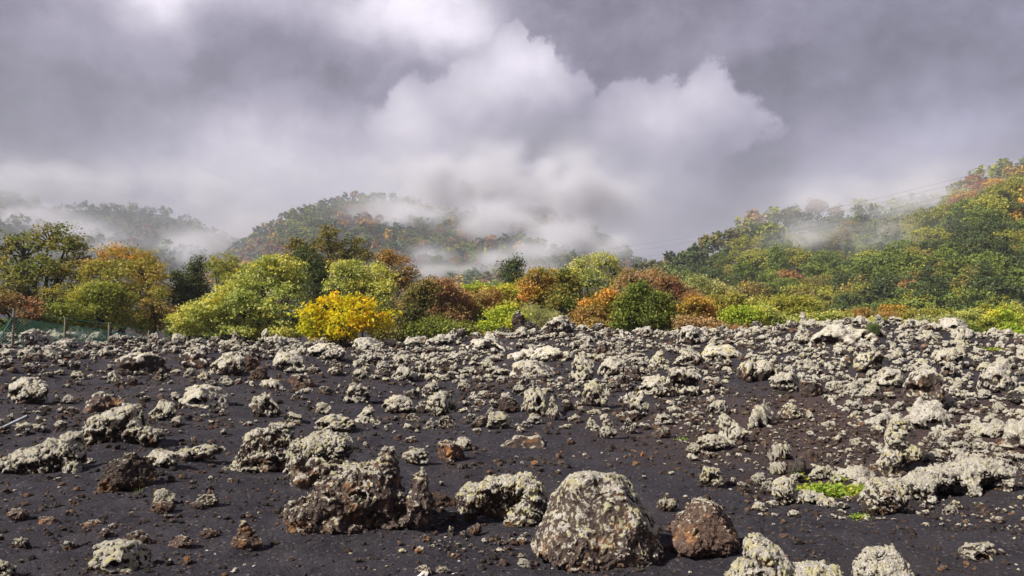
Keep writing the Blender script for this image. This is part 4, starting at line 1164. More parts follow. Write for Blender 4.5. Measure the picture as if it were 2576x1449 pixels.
TR('bright_green_tree', 'tree', 'bright green full tree right of centre on the crest', 44, 1625, 850, [(1620, 735, 38, 32), (1590, 770, 40, 38), (1650, 770, 44, 36), (1620, 810, 75, 34), (1685, 800, 34, 32), (1565, 810, 34, 28)], 'green', 560, group=GT, seed=29, size=.15, crad=.36)
TR('peach_tree', 'tree', 'peach-gold tree behind the bright green tree', 60, 1600, 850, [(1590, 705, 46, 30), (1640, 708, 42, 30), (1560, 725, 34, 28), (1610, 740, 54, 28), (1660, 735, 34, 24)], 'peach', 230, group=GT, seed=30, size=.16, flat=.8)
TR('rust_tree', 'tree', 'dark rust tree behind the right side of the bright green tree', 57, 1700, 850, [(1680, 720, 32, 28), (1710, 740, 36, 32), (1740, 760, 28, 28)], 'rust', 190, group=GT, seed=31)
TR('pale_tree', 'tree', 'pale yellow-green soft crowned tree right of the rust tree', 64, 1765, 850, [(1745, 720, 36, 24), (1785, 730, 40, 30), (1820, 750, 30, 28)], 'pale', 260, per=24, size=.15, group=GT, seed=32, flat=.9, lumpy=.15)
TR('olive_tree', 'tree', 'dark olive tree in front of the pale soft one', 52, 1800, 850, [(1790, 765, 40, 28), (1840, 775, 40, 32), (1770, 800, 40, 30), (1820, 815, 40, 24)], 'olive', 330, group=GT, seed=33, size=.15)
TR('gold_tree', 'tree', 'golden yellow bush above the orange bush on the right crest', 49, 1740, 850, [(1745, 775, 34, 30), (1720, 800, 30, 28), (1775, 790, 30, 28)], 'gold', 210, group=GT, seed=34, size=.15)
TR('orange_shrub', 'shrub', 'salmon-orange low shrub on the crest right of the bright green tree', 43, 1745, 850, [(1720, 815, 28, 20), (1760, 822, 36, 18), (1795, 825, 28, 14)], 'peach', 130, group=GT, seed=35, size=.14)
TR('bushy_tree', 'tree', 'yellow-green bush on the crest beside the salmon shrub', 46, 1865, 845, [(1850, 800, 34, 28), (1885, 795, 36, 28), (1830, 820, 30, 18), (1900, 820, 40, 20)], 'lime_bright', 250, group=GT, seed=36, size=.14)
TR('rust_shrub', 'shrub', 'small rusty shrub on the right crest above the dark hump', 42, 1832, 845, [(1825, 830, 20, 12), (1850, 832, 18, 10)], 'rust', 45, group=GT, seed=37, size=.13)
TR('bright_green_tree', 'tree', 'rounded bright green tree in front of the right hill', 62, 1985, 835, [(1965, 765, 50, 25), (2010, 765, 45, 22), (1985, 790, 80, 28), (2045, 785, 36, 24)], 'fresh', 420, group=GT, seed=38, size=.17)
TR('bushy_tree', 'tree', 'yellowish bush left below the rounded bright green tree', 56, 1920, 840, [(1915, 790, 36, 26), (1950, 810, 45, 22), (1990, 815, 50, 18), (1880, 775, 30, 22)], 'lime', 300, group=GT, seed=39, size=.16)
TR('bushy_tree', 'tree', 'light green bush right of the rounded bright green tree', 60, 2075, 835, [(2055, 805, 45, 20), (2095, 800, 34, 20), (2020, 820, 50, 14)], 'lime', 220, group=GT, seed=40, size=.16)
strip = [(2140, 800, 34, 22, 'olive', 66), (2195, 798, 40, 22, 'orange', 64), (2250, 790, 40, 26, 'olive_gold', 70), (2225, 815, 50, 18, 'lime', 58), (2300, 800, 40, 20, 'olive', 68), (2330, 815, 45, 18, 'pale', 60),
         (2365, 795, 40, 20, 'fresh', 72), (2400, 812, 40, 20, 'pale', 60), (2440, 800, 45, 24, 'lime', 66), (2480, 790, 40, 26, 'fresh', 70), (2520, 800, 45, 30, 'lime_bright', 58), (2560, 795, 40, 34, 'lime', 62),
         (2490, 825, 45, 20, 'fresh', 54), (2555, 835, 40, 18, 'lime_bright', 52), (2445, 835, 30, 12, 'green', 52), (2370, 828, 36, 12, 'orange', 58), (2290, 828, 30, 10, 'rust', 62), (2610, 800, 45, 34, 'olive', 62)]
strip.sort()
SL = ['olive', 'orange-brown', 'lime', 'gold-olive', 'rusty', 'dull olive', 'pale feathery', 'fresh green', 'brownish', 'soft pale', 'lime yellow', 'small green', 'upper green', 'lower green', 'bright yellow-green', 'lowest yellow', 'tall lime', 'corner olive']
for i, (x, y, rx, ry, mt, D) in enumerate(strip):
    nx = strip[i - 1] if i else None
    TR('low_tree', 'tree', f'{SL[i]} bush in the low hedge-like belt at the right, {["first", "second", "third", "fourth", "fifth", "sixth", "seventh", "eighth", "ninth"][i] + " from its left end" if i < 9 else ["ninth", "eighth", "seventh", "sixth", "fifth", "fourth", "third", "second", "first"][i - 9] + " from its right end"}',
       D, x, 840, [(x - rx * .4, y, rx * .7, ry), (x + rx * .4, y + 4, rx * .7, ry * .9), (x, y + ry * .9, rx, ry * .8)], mt, 190, per=24, size=.17, crad=.42, group='low bushes on the right below the wooded hill', seed=50 + i, twigs=20, trunk_r=.1)
# second row filling the gaps behind, mostly hidden
back = [(130, 780, 60, 40, 'brown_green', 62), (250, 780, 80, 60, 'olive', 64), (470, 810, 60, 40, 'green', 60), (600, 800, 80, 50, 'dark', 58), (830, 800, 60, 45, 'brown_green', 62), (950, 800, 60, 50, 'green', 62),
        (1060, 800, 60, 40, 'orange', 64), (1180, 800, 60, 45, 'brown_green', 66), (1330, 800, 70, 45, 'olive', 66), (1560, 780, 70, 50, 'olive_gold', 66), (1700, 800, 70, 40, 'olive', 68), (1830, 800, 70, 36, 'brown_green', 70), (1930, 780, 60, 30, 'olive', 76), (700, 820, 60, 30, 'dark', 52), (1000, 835, 60, 24, 'brown_green', 50), (1180, 838, 60, 18, 'brown_green', 48)]
for i, (x, y, rx, ry, mt, D) in enumerate(back):
    lab = {0: 'brownish understorey tree behind the left tall tree'}.get(i)
    col = {'brown_green': 'brownish', 'olive': 'olive', 'green': 'mid green', 'dark': 'dark', 'orange': 'orange-brown', 'olive_gold': 'olive-gold'}[mt]
    near_ = next(s for lim, s in COLW if x < lim).replace('below', 'in the gap above the rocks, behind')
    near_ = {130: 'behind the tall left tree', 250: 'behind the olive yellow trees', 470: 'behind the dark conical evergreen', 600: 'behind the lime-green tree', 830: 'behind the yellow shrub', 950: 'behind the right side of the yellow shrub', 1060: 'behind the mixed green and brown tree',
             1180: 'behind the wide orange bushes', 1330: 'behind the pale broom', 1560: 'behind the golden-brown bush', 1700: 'behind the bright green tree', 1830: 'behind the dark olive tree', 1930: 'behind the yellowish bush on the right', 700: 'in shade under the lime-green tree', 1000: 'low between yellow shrub and rocks', }.get(x, 'low under the rust-red tree')
    TR('understorey_tree', 'tree', f'{col} understorey growth {near_}' if y < 830 or x != 1180 else f'{col} scrub {near_}', D, x, 850, [(x - rx * .5, y, rx * .7, ry), (x + rx * .5, y, rx * .7, ry * .9), (x, y + 15, rx, ry * .8)], mt, 200, per=24, size=.22, crad=.5, group='understorey behind the front trees', seed=90 + i, twigs=12)
print('near trees', time.time() - T0)

# ---------------------------------------------------------------- hills
def hill_material():
    m, g = new_mat('hill_undergrowth')
    P = g.n('ShaderNodeTexCoord').outputs['Object']
    n = g.noise(P, .05, 5.0, .6); n2 = g.noise(P, .4, 4.0, .6)
    c = g.mix(g.ramp(n, .4, .6), (.022, .036, .014), (.075, .062, .030))
    c = g.mix(g.m('MULTIPLY', g.ramp(n2, .5, .7), .6), c, (.10, .075, .05))
    bp = g.n('ShaderNodeBump', {'Strength': 1.0, 'Distance': 1.5, 'Height': n2})
    finish(g, c, .95, bp.outputs[0])
    return m
M_HILL = hill_material()

class Hill:
    def __init__(s, xs, ridge_y, ridge_d, foot_d, foot_y, power=.85, bump=0.03, canopy=0.0, seed=0.):
        s.xs = xs; s.ry = ridge_y; s.rd = ridge_d; s.fd = foot_d; s.fy = foot_y; s.p = power; s.b = bump; s.c = canopy; s.seed = seed
    def at(s, px, v):
        px = np.asarray(px, float); v = np.asarray(v, float)
        ry = np.interp(px, s.xs, s.ry); rd = np.interp(px, s.xs, s.rd); fd = np.interp(px, s.xs, s.fd)
        vv = np.clip(v, 0, 1)
        D = fd + (rd - fd) * v
        zr = CAM_Z + (780 - ry) / FOC * rd - s.c
        zf = CAM_Z + (780 - s.fy) / FOC * fd - s.c
        z = zf + (zr - zf) * vv ** s.p - np.maximum(v - 1, 0) * 60
        x = (px - 1288) / FOC * D
        nz = fbm2(x / (rd.mean() * .12), D / (rd.mean() * .12), 4, .5, s.seed)
        z = z + nz * rd * s.b * np.sin(np.clip(vv, 0, 1) * math.pi * .92)
        return x, D, z
    def build(s, name, label, nx=120, nv=50):
        P, Vv = np.meshgrid(np.linspace(s.xs[0], s.xs[-1], nx), np.linspace(0, 1.5, nv), indexing='ij')
        x, D, z = s.at(P.ravel(), Vv.ravel())
        V = np.stack([x, D, z], 1)
        i = np.arange((nx - 1) * (nv - 1)); a, b = np.divmod(i, nv - 1)
        F = np.stack([a * nv + b, (a + 1) * nv + b, (a + 1) * nv + b + 1, a * nv + b + 1], 1)
        return link(name, mesh_from(name, V, F, M_HILL, smooth=True), label, kind='structure')

HA = Hill([1480, 1560, 1680, 1780, 1850, 1900, 2000, 2100, 2200, 2330, 2450, 2640], [735, 712, 668, 618, 580, 552, 532, 520, 512, 508, 500, 470],
          [300, 300, 305, 310, 315, 320, 325, 330, 335, 345, 355, 370], [170] * 12, 800, .9, .020, 5.0, 3.)
HB = Hill([2050, 2120, 2200, 2260, 2320, 2400, 2450, 2520, 2600, 2700, 2850], [735, 690, 620, 585, 540, 490, 452, 425, 412, 400, 385],
          [215, 225, 240, 250, 258, 265, 270, 275, 280, 285, 290], [150, 148, 146, 144, 142, 140, 140, 140, 140, 140, 140], 800, .85, .022, 4.5, 8.)
HM = Hill([480, 560, 605, 650, 700, 760, 830, 900, 950, 1000, 1080, 1200, 1300, 1380, 1450, 1520, 1600, 1700], [690, 640, 605, 578, 552, 528, 508, 494, 492, 500, 515, 520, 528, 530, 560, 600, 650, 700],
          [760, 780, 790, 800, 810, 820, 830, 840, 840, 840, 840, 835, 830, 820, 810, 800, 780, 760], [420] * 18, 800, .9, .022, 4.0, 15.)
HL = Hill([-300, -50, 60, 130, 250, 400, 500, 580, 660, 760], [470, 478, 492, 520, 520, 530, 555, 595, 650, 700], [1050] * 10, [600] * 10, 790, .9, .022, 4.0, 21.)
HA.build('hill_spur', 'wooded spur of the right hill')
HB.build('hill_right', 'steep wooded hill at the right')
HM.build('hill_middle', 'wooded hill half hidden by cloud')
HL.build('hill_far_left', 'far wooded hill under the cloud at the left')

M_FAR = leaf_material('hill_tree_leaves', None, 'OBJECT', transl=.2)
def tree_shape(seed, kind, nclump, per, size, crad, trunk=True):
    r = np.random.default_rng(seed)
    if kind == 'round':
        lob = [(0, 0, .62, .40, .38, .36)] + [(.28 * math.cos(a), .26 * math.sin(a), .45 + .3 * r.random(), .22, .22, .2) for a in r.random(4) * 6.28]
    elif kind == 'cone':
        lob = [(0, 0, .3, .30, .28, .25), (0, 0, .55, .22, .2, .25), (.02, 0, .8, .12, .12, .22)]
    else:
        lob = [(-.2, 0, .5, .28, .26, .3), (.22, .05, .6, .27, .25, .3), (0, -.1, .78, .22, .2, .2), (.05, 0, .3, .36, .3, .2)]
    P, d, k = crown_points(lob, nclump, r, .15, .35, seed)
    V, F, T = leaves(P, crad * r.uniform(.6, 1.3, len(P)), per, size, r, .6, .7, d, .6, .8)
    mi = np.zeros(len(F), int)
    if trunk:
        tv, tf = tube(wob((0, 0, -.2), (0, 0, .6), 4, .03, r), [.035, .03, .025, .012], 4)
        F = np.concatenate([F, tf + len(V)]); V = np.concatenate([V, tv]); mi = np.concatenate([mi, np.ones(len(tf), int)])
        T = np.concatenate([T, np.tile([.5, .5, 0, 1], (len(tf), 1))])
    return V, F, T, mi
SHAPES = []
for i in range(8):
    V, F, T, mi = tree_shape(500 + i, ['round', 'wide', 'round', 'cone', 'wide', 'round', 'wide', 'round'][i], 130, 28, .046, .085)
    SHAPES.append(mesh_from('hill_tree_shape', V, F, mats=[M_FAR, M_BARK], mat_idx=mi, attrs={'tint': ('FACE', 'FLOAT_COLOR', T)}))

PAL = {'dark green': (0.075, 0.110, 0.034), 'mid green': (0.149, 0.208, 0.037), 'yellow-green': (0.298, 0.320, 0.051), 'olive': (0.228, 0.208, 0.054), 'golden': (0.507, 0.336, 0.060), 'orange-brown': (0.34, 0.20, 0.075), 'rust-red': (0.29, 0.145, 0.09), 'blue-green': (0.079, 0.128, 0.068)}
def pick(weights):
    ks = list(weights); w = np.array([weights[k] for k in ks], float)
    return ks[int(rng.choice(len(ks), p=w / w.sum()))]
HILLTREES = []
def forest(hill, n, sep_x, sep_y, pxr, size, weights, tag, vmax=1.02, vmin=0.0):
    pts = []
    for _ in range(n * 12):
        if len(pts) >= n: break
        px = rng.uniform(*pxr); v = rng.uniform(vmin, vmax)
        x, D, z = [float(a[0]) for a in hill.at([px], [v])]
        py = 780 - (z - CAM_Z) / D * FOC
        if any(abs(px - q[0]) < sep_x and abs(py - q[1]) < sep_y and v < 2 for q in pts): continue
        pts.append((px, py, v, x, D, z, tag, size * rng.uniform(.75, 1.3), pick(weights(px, py) if callable(weights) else weights)))
    return pts
def coh(px, py, s_=0.):
    return float(np.exp(5 * perlin(np.array([[px / 110. + s_, py / 55., .5]]))[0] + 2.5 * perlin(np.array([[px / 40. + s_, py / 22., 7.5]]))[0]))
def w_right(px, py):
    hi = np.interp(py, [480, 620, 800], [1.0, .25, .12]); rt = np.interp(px, [2200, 2560], [0, 1])
    w = {'dark green': 3.2 + 2 * (1 - hi), 'mid green': 3.6, 'yellow-green': 1.6 + 2.2 * rt * hi + 1.0 * (py > 760), 'olive': 1.8, 'golden': .10 + 1.4 * rt * hi, 'orange-brown': .25 + .6 * hi, 'rust-red': .12 + .15 * hi}
    c_ = coh(px, py)
    for q_ in ('golden', 'orange-brown', 'rust-red'): w[q_] *= c_ * .8
    for q_ in ('yellow-green', 'olive'): w[q_] *= coh(px, py, 40.)
    if px > 2400 and py < 570: w['golden'] += 2.0; w['yellow-green'] += 4; w['dark green'] *= .5
    if px < 1900 and py < 600: w['orange-brown'] += 2; w['rust-red'] += 1
    return w
ptsA = forest(HA, 200, 20, 11, (1560, 2420), 8.6, w_right, 'spur')
ptsB = forest(HB, 240, 22, 12, (2120, 2700), 7.8, w_right, 'hill')
def in_view(p): return p[0] < 2600
allp = [p for p in ptsA if not (p[0] > 2330 and p[1] > 560)] + ptsB
allp.sort(key=lambda p: p[4])
ind = [p for p in allp if in_view(p)][:296]
rest = [p for p in allp if p not in ind]
lab = defaultdict(list)
for p in ind:
    band = 'at the skyline' if p[2] > .85 else 'high' if p[2] > .6 else 'midway' if p[2] > .33 else 'low'
    side = ('left part' if p[0] < 1850 else 'middle' if p[0] < 2080 else 'right part') if p[6] == 'spur' else ('left flank' if p[0] < 2300 else 'middle' if p[0] < 2450 else 'right part')
    lab[f'{p[8]} tree {band} {side} of the {"misty spur" if p[6] == "spur" else "steep right hill"}'].append(p)
for l, ps in lab.items():
    ps.sort(key=lambda p: p[0])
    for i, p in enumerate(ps):
        L_ = l if len(ps) == 1 else (ORD[i] if i < min(len(ps) - 1, 20) else 'rightmost') + ' ' + l
        c = PAL[p[8]]; j = rng.uniform(.85, 1.2)
        s = p[7]
        link('hill_tree', SHAPES[3 if p[8] == 'dark green' and rng.random() < .18 else int(rng.choice([0, 1, 2, 4, 5, 6, 7]))], L_, 'tree', group='trees on the right hillside',
             loc=(p[3], p[4], p[5] - s * .12), rot=(0, 0, rng.random() * 6.28), scale=(s * rng.uniform(.95, 1.25), s, s * rng.uniform(.8, 1.1)), color=(c[0] * j, c[1] * j, c[2] * j, 1))

M_WOOD = leaf_material('far_wood_leaves', None, 'OBJECT', transl=.2)
def far_mat():
    m, g = new_mat('far_wood_foliage')
    c = g.n('ShaderNodeAttribute', attribute_name='leafcol').outputs['Color']
    finish(g, c, .7, None, .2, (.2, c))
    return m
M_FARW = far_mat()
def wood(pts, name, label, nclump, per, size, crad):
    shp = [tree_shape(700 + i, 'round' if i % 3 else 'wide', nclump, per, size, crad, trunk=False) for i in range(6)]
    Vs, Fs, Cs, off = [], [], [], 0
    for p in pts:
        V, F, T, _ = shp[int(rng.integers(6))]
        a = rng.random() * 6.28; c, s_ = math.cos(a), math.sin(a); s = p[7]
        Q = V * s; Q = np.stack([Q[:, 0] * c - Q[:, 1] * s_, Q[:, 0] * s_ + Q[:, 1] * c, Q[:, 2]], 1) + np.array([p[3], p[4], p[5] - s * .1])
        col = np.array(PAL[p[8]]) * rng.uniform(.8, 1.2)
        C = np.ones((len(F), 4)); C[:, :3] = col[None] * (.7 + .6 * T[:, :1])
        Vs.append(Q); Fs.append(F + off); Cs.append(C); off += len(V)
    return link(name, mesh_from(name, np.concatenate(Vs), np.concatenate(Fs), M_FARW, attrs={'leafcol': ('FACE', 'FLOAT_COLOR', np.concatenate(Cs))}), label, kind='stuff')
wood(rest, 'hill_wood', 'rest of the wood on the right hills', 60, 10, .12, .11)
def w_mid(px, py):
    w = dict(W_MID); c_ = coh(px, py, 9.)
    for q_ in ('golden', 'orange-brown', 'rust-red'): w[q_] *= c_ * .8
    for q_ in ('mid green', 'yellow-green', 'olive'): w[q_] *= coh(px, py, 70.)
    return w
W_MID = {'dark green': 2.2, 'mid green': 2.6, 'blue-green': 1.6, 'olive': 1.6, 'golden': .5, 'orange-brown': 1.2, 'rust-red': 1.1, 'yellow-green': .8}
ptsM = forest(HM, 1150, 9.5, 4.5, (500, 1690), 8.4, w_mid, 'mid', vmin=.05)
wood(ptsM, 'hill_wood', 'mixed autumn wood covering the middle hill', 26, 7, .20, .12)
ptsL = forest(HL, 520, 11, 6, (-250, 740), 11.0, {'dark green': 2, 'blue-green': 3, 'mid green': 2, 'rust-red': .5, 'olive': 1}, 'far', vmin=.1)
wood(ptsL, 'hill_wood', 'blue-green wood on the far left hill under the cloud', 20, 6, .24, .12)
print('hills', time.time() - T0, len(ind), len(rest), len(ptsM), len(ptsL))

# ---------------------------------------------------------------- mist and low cloud: a density field worked out here, held as a volume grid
def volume_field(name, label, lo, hi, res, dens, color, aniso=-.2, mult=1.0):
    nx, ny, nz = res
    me = bpy.data.meshes.new(name)
    n = nx * ny * nz
    me.vertices.add(n)
    co = np.zeros((n, 3), np.float32)
    co[:, 0] = (lo[0] + hi[0]) / 2; co[:, 1] = (lo[1] + hi[1]) / 2; co[:, 2] = (lo[2] + hi[2]) / 2
    me.vertices.foreach_set('co', co.ravel())
    a = me.attributes.new('density_value', 'FLOAT', 'POINT')
    a.data.foreach_set('value', dens.astype(np.float32).transpose(2, 1, 0).ravel())   # x fastest
    o = link(name, me, label, kind='stuff')
    m, g = new_mat(name + '_air')
    pv = g.n('ShaderNodeVolumePrincipled', {'Color': (*color, 1), 'Density': mult, 'Anisotropy': aniso})
    pv.inputs['Density Attribute'].default_value = 'density'
    ou = g.n('ShaderNodeOutputMaterial'); g.t.links.new(pv.outputs[0], ou.inputs['Volume'])
    nt = bpy.data.node_groups.new(name + '_grid', 'GeometryNodeTree')
    nt.interface.new_socket('Geometry', in_out='INPUT', socket_type='NodeSocketGeometry')
    nt.interface.new_socket('Geometry', in_out='OUTPUT', socket_type='NodeSocketGeometry')
    gi = nt.nodes.new('NodeGroupInput'); go = nt.nodes.new('NodeGroupOutput')
    G2 = G(nt)
    pos = nt.nodes.new('GeometryNodeInputPosition')
    sp = nt.nodes.new('ShaderNodeSeparateXYZ'); nt.links.new(pos.outputs[0], sp.inputs[0])
    idx = None
    for k, (cnt, stride) in enumerate(((nx, 1), (ny, nx), (nz, nx * ny))):
        t = G2.m('MULTIPLY', G2.m('SUBTRACT', sp.outputs[k], float(lo[k])), (cnt - 1) / (hi[k] - lo[k]))
        t = G2.m('ROUND', t); t = G2.m('MAXIMUM', t, 0.0); t = G2.m('MINIMUM', t, float(cnt - 1))
        fi = nt.nodes.new('FunctionNodeFloatToInt'); fi.rounding_mode = 'ROUND'; nt.links.new(t, fi.inputs[0])
        im = nt.nodes.new('FunctionNodeIntegerMath'); im.operation = 'MULTIPLY'
        nt.links.new(fi.outputs[0], im.inputs[0]); im.inputs[1].default_value = stride
        if idx is None: idx = im.outputs[0]
        else:
            ad = nt.nodes.new('FunctionNodeIntegerMath'); ad.operation = 'ADD'
            nt.links.new(idx, ad.inputs[0]); nt.links.new(im.outputs[0], ad.inputs[1]); idx = ad.outputs[0]
    na = nt.nodes.new('GeometryNodeInputNamedAttribute'); na.data_type = 'FLOAT'; na.inputs['Name'].default_value = 'density_value'
    si = nt.nodes.new('GeometryNodeSampleIndex'); si.data_type = 'FLOAT'; si.domain = 'POINT'
    nt.links.new(gi.outputs[0], si.inputs['Geometry']); nt.links.new(na.outputs[0], si.inputs['Value']); nt.links.new(idx, si.inputs['Index'])
    vc = nt.nodes.new('GeometryNodeVolumeCube')
    nt.links.new(si.outputs[0], vc.inputs['Density'])
    vc.inputs['Min'].default_value = lo; vc.inputs['Max'].default_value = hi
    vc.inputs['Resolution X'].default_value = nx; vc.inputs['Resolution Y'].default_value = ny; vc.inputs['Resolution Z'].default_value = nz
    sm = nt.nodes.new('GeometryNodeSetMaterial'); sm.inputs['Material'].default_value = m
    nt.links.new(vc.outputs[0], sm.inputs[0]); nt.links.new(sm.outputs[0], go.inputs[0])
    md = o.modifiers.new('grid', 'NODES'); md.node_group = nt
    return o

def grid(lo, hi, res):
    ax = [np.linspace(lo[k], hi[k], res[k]) for k in range(3)]
    return np.meshgrid(*ax, indexing='ij')

def puff(X, Y, Z, px, py, D, rx, ry, rd, amp):
    cx = (px - 1288) / FOC * D; cz = CAM_Z + (780 - py) / FOC * D
    a = rx / FOC * D; c = ry / FOC * D
    q = ((X - cx) / a) ** 2 + ((Y - D) / rd) ** 2 + ((Z - cz) / c) ** 2
    return amp * np.exp(-q)

def smooth3(X, Y, Z, sc, octv, seed):
    p = np.stack([X.ravel() / sc[0], Y.ravel() / sc[1], Z.ravel() / sc[2]], 1) + seed
    return fbm(p, octv, .55).reshape(X.shape)

MIST_COL = (.975, .965, 1.0)
# cloud round the middle and far hills
lo, hi, res = (-800., 390., -12.), (420., 1130., 205.), (190, 84, 72)
X, Y, Z = grid(lo, hi, res)
den = np.zeros(X.shape)
deck = np.zeros(X.shape)
for p in [ # the underside of the cloud: px, py, depth, rx, ry, depth radius, strength
    (1060, 470, 800, 70, 34, 60, .04), (1180, 478, 790, 110, 46, 60, .06), (1320, 478, 780, 130, 56, 60, .07), (1440, 500, 770, 90, 60, 60, .06), (1000, 520, 740, 46, 20, 40, .02),
    (100, 462, 1020, 300, 34, 60, .018), (400, 478, 1020, 220, 36, 60, .020), (600, 545, 1000, 100, 40, 50, .020), (-150, 500, 980, 160, 60, 60, .016)]:
    deck += puff(X, Y, Z, p[0], p[1] - 6, p[2], p[3] * 1.25, p[4] * 1.2, p[5], p[6] * .55)
wis = np.zeros(X.shape)
for p in [
    (1040, 545, 700, 60, 24, 40, .03), (1240, 545, 700, 50, 40, 40, .03), (1000, 585, 680, 70, 50, 50, .022), (950, 560, 700, 70, 34, 40, .020), (1180, 560, 660, 50, 30, 40, .016), (1270, 590, 640, 55, 50, 40, .026), (1370, 570, 640, 60, 50, 40, .026), (1150, 690, 520, 90, 22, 36, .034), (1300, 640, 540, 80, 26, 40, .040),
    (1090, 650, 560, 40, 22, 36, .022), (1440, 620, 600, 90, 44, 50, .030), (1540, 630, 650, 60, 40, 50, .016), (1370, 690, 520, 90, 18, 36, .026), (880, 600, 700, 50, 30, 40, .012),
    (690, 655, 640, 60, 24, 40, .030), (620, 665, 700, 90, 30, 50, .028),
    (60, 570, 880, 120, 40, 60, .024), (400, 655, 800, 110, 34, 60, .040), (540, 640, 860, 80, 40, 60, .026), (250, 600, 860, 120, 30, 60, .012),
    (130, 650, 820, 120, 34, 60, .020), (660, 590, 900, 70, 40, 60, .016)]:
    wis += puff(X, Y, Z, *p)
nz = smooth3(X, Y, Z, (46, 70, 34), 6, 3.1)
den = deck * np.clip(.6 + 3.4 * nz, 0, 3.0) + wis * 1.35 * np.clip(.3 + 5.0 * nz, 0, 3.4) + .0004
edge = np.minimum.reduce([sstep(0, 40, X - lo[0]), sstep(0, 40, hi[0] - X), sstep(0, 40, Y - lo[1]), sstep(0, 40, hi[1] - Y), sstep(0, 16, hi[2] - Z)])
den *= edge
volume_field('mist', 'low cloud and mist hanging on the middle and far hills', lo, hi, res, den, MIST_COL)
# wisps on the right hills
lo, hi, res = (60., 165., -8.), (320., 372., 78.), (140, 84, 64)
X, Y, Z = grid(lo, hi, res)
den = np.zeros(X.shape)
for p in [(2130, 610, 235, 130, 40, 20, .09), (2260, 640, 225, 60, 50, 16, .09), (1990, 600, 250, 80, 30, 16, .08), (2170, 520, 290, 130, 40, 30, .07), (2260, 540, 275, 90, 50, 28, .07), (2060, 570, 270, 110, 34, 26, .028), (2150, 600, 262, 100, 36, 24, .040), (1960, 560, 285, 60, 30, 22, .022), (2010, 620, 240, 90, 20, 22, .018), (1990, 640, 235, 50, 18, 16, .020),
          (2270, 610, 245, 70, 40, 22, .035), (2320, 560, 250, 60, 40, 22, .035), (2390, 490, 262, 50, 34, 20, .035), (2250, 680, 215, 50, 24, 16, .018), (2100, 490, 320, 200, 30, 26, .05), (2300, 480, 300, 150, 50, 30, .06), (2500, 420, 290, 110, 26, 24, .03), (1860, 570, 315, 60, 30, 22, .012)]:
    den += puff(X, Y, Z, *p)
nz = smooth3(X, Y, Z, (20, 24, 13), 5, 8.2)
den = den * .26 * np.clip(.35 + 4.6 * nz, 0, 3.2) + .0006
edge = np.minimum.reduce([sstep(0, 14, X - lo[0]), sstep(0, 14, hi[0] - X), sstep(0, 14, Y - lo[1]), sstep(0, 14, hi[1] - Y), sstep(0, 10, hi[2] - Z)])
den *= edge
volume_field('mist', 'wisps of mist drifting over the right wooded hills', lo, hi, res, den, MIST_COL)
print('mist', time.time() - T0)

# ---------------------------------------------------------------- fence
def plain(name, col, rough=.7, var=.25, scale=20.0):
    m, g = new_mat(name)
    n = g.noise(g.n('ShaderNodeTexCoord').outputs['Object'], scale, 3.0, .6)
    c = g.mix(g.ramp(n, .35, .65), tuple(v * (1 - var) for v in col), tuple(min(1, v * (1 + var)) for v in col))
    finish(g, c, rough)
    return m
M_POST = plain('weathered_wood', (.23, .20, .14)); M_WIRE = plain('green_coated_wire', (.07, .22, .15), .5)
class MB:
    def __init__(s): s.V, s.F, s.o = [], [], 0
    def add(s, V, F): s.V.append(np.asarray(V, float)); s.F.append(np.asarray(F) + s.o); s.o += len(V)
    def tube(s, a, b, r, sides=6, n=2):
        t = np.linspace(0, 1, n)[:, None]; s.add(*tube(np.asarray(a)[None] * (1 - t) + np.asarray(b)[None] * t, [r] * n, sides))
    def build(s, name, mat, parent=None, smooth=False, **kw):
        return link(name, mesh_from(name, np.concatenate(s.V), np.concatenate(s.F), mat, smooth=smooth), parent=parent, **kw)
fx = [-60, 32, 162, 273, 373, 470, 560]; fd = [31, 32, 34, 36, 38, 40, 42]; top = [762, 776, 798, 811, 831, 846, 858]
fence = link('wire_fence', None, 'green wire mesh fence on wooden posts running behind the left crest', 'fence', loc=((32 - 1288) / FOC * 32, 32, 0.0))
FO = np.array(fence.location)
tops = []
for i, (px, D, ty) in enumerate(zip(fx, fd, top)):
    x = (px - 1288) / FOC * D; zt = CAM_Z + (780 - ty) / FOC * D; zb = zt - 1.75
    b = MB(); v, f = tube(wob((x + .02, D, zb), (x + .05, D + .02, zt), 5, .004, rng), [.055, .052, .05, .05, .045], 8); b.add(v - FO, f)
    n_ = len(v); b.add((v - FO)[-8:], [(0, 1, 2, 3), (0, 3, 4, 5), (0, 5, 6, 7)])
    b.build('post', M_POST, fence, True)
    tops.append(np.array([x + .04, D - .06, zt]))
b = MB(); p = tops[1]; b.tube(p - FO + (-.02, 0, -.35), p - FO + (-.75, 0, -1.75), .03); b.build('brace', M_WIRE, fence)
for lv, nm in ((-.06, 'strand_wire'), (-.36, 'strand_wire'), (-1.0, 'strand_wire')):
    b = MB()
    for a, c in zip(tops[:-1], tops[1:]): b.tube(a - FO + (0, 0, lv), c - FO + (0, 0, lv), .012, 4)
    b.build(nm, M_WIRE, fence)
b = MB()
P = np.array(tops); cum = np.concatenate([[0], np.cumsum(np.linalg.norm(np.diff(P, axis=0), axis=1))])
def fpt(s, h):
    return np.array([np.interp(s, cum, P[:, k]) for k in range(3)]) + np.array([0, 0, -.36 - h])
for s in np.arange(0, cum[-1], .115):
    for dr in (1, -1):
        e = s + dr * 1.35
        if e < 0 or e > cum[-1]: continue
        a, c = fpt(s, 0) - FO, fpt(e, 1.35) - FO
        b.add(np.array([a + (-.0065, 0, 0), a + (.0065, 0, 0), c + (.0065, 0, 0), c + (-.0065, 0, 0)]), [(0, 1, 2, 3)])
o = b.build('netting', M_WIRE, fence); o['kind'] = 'stuff'

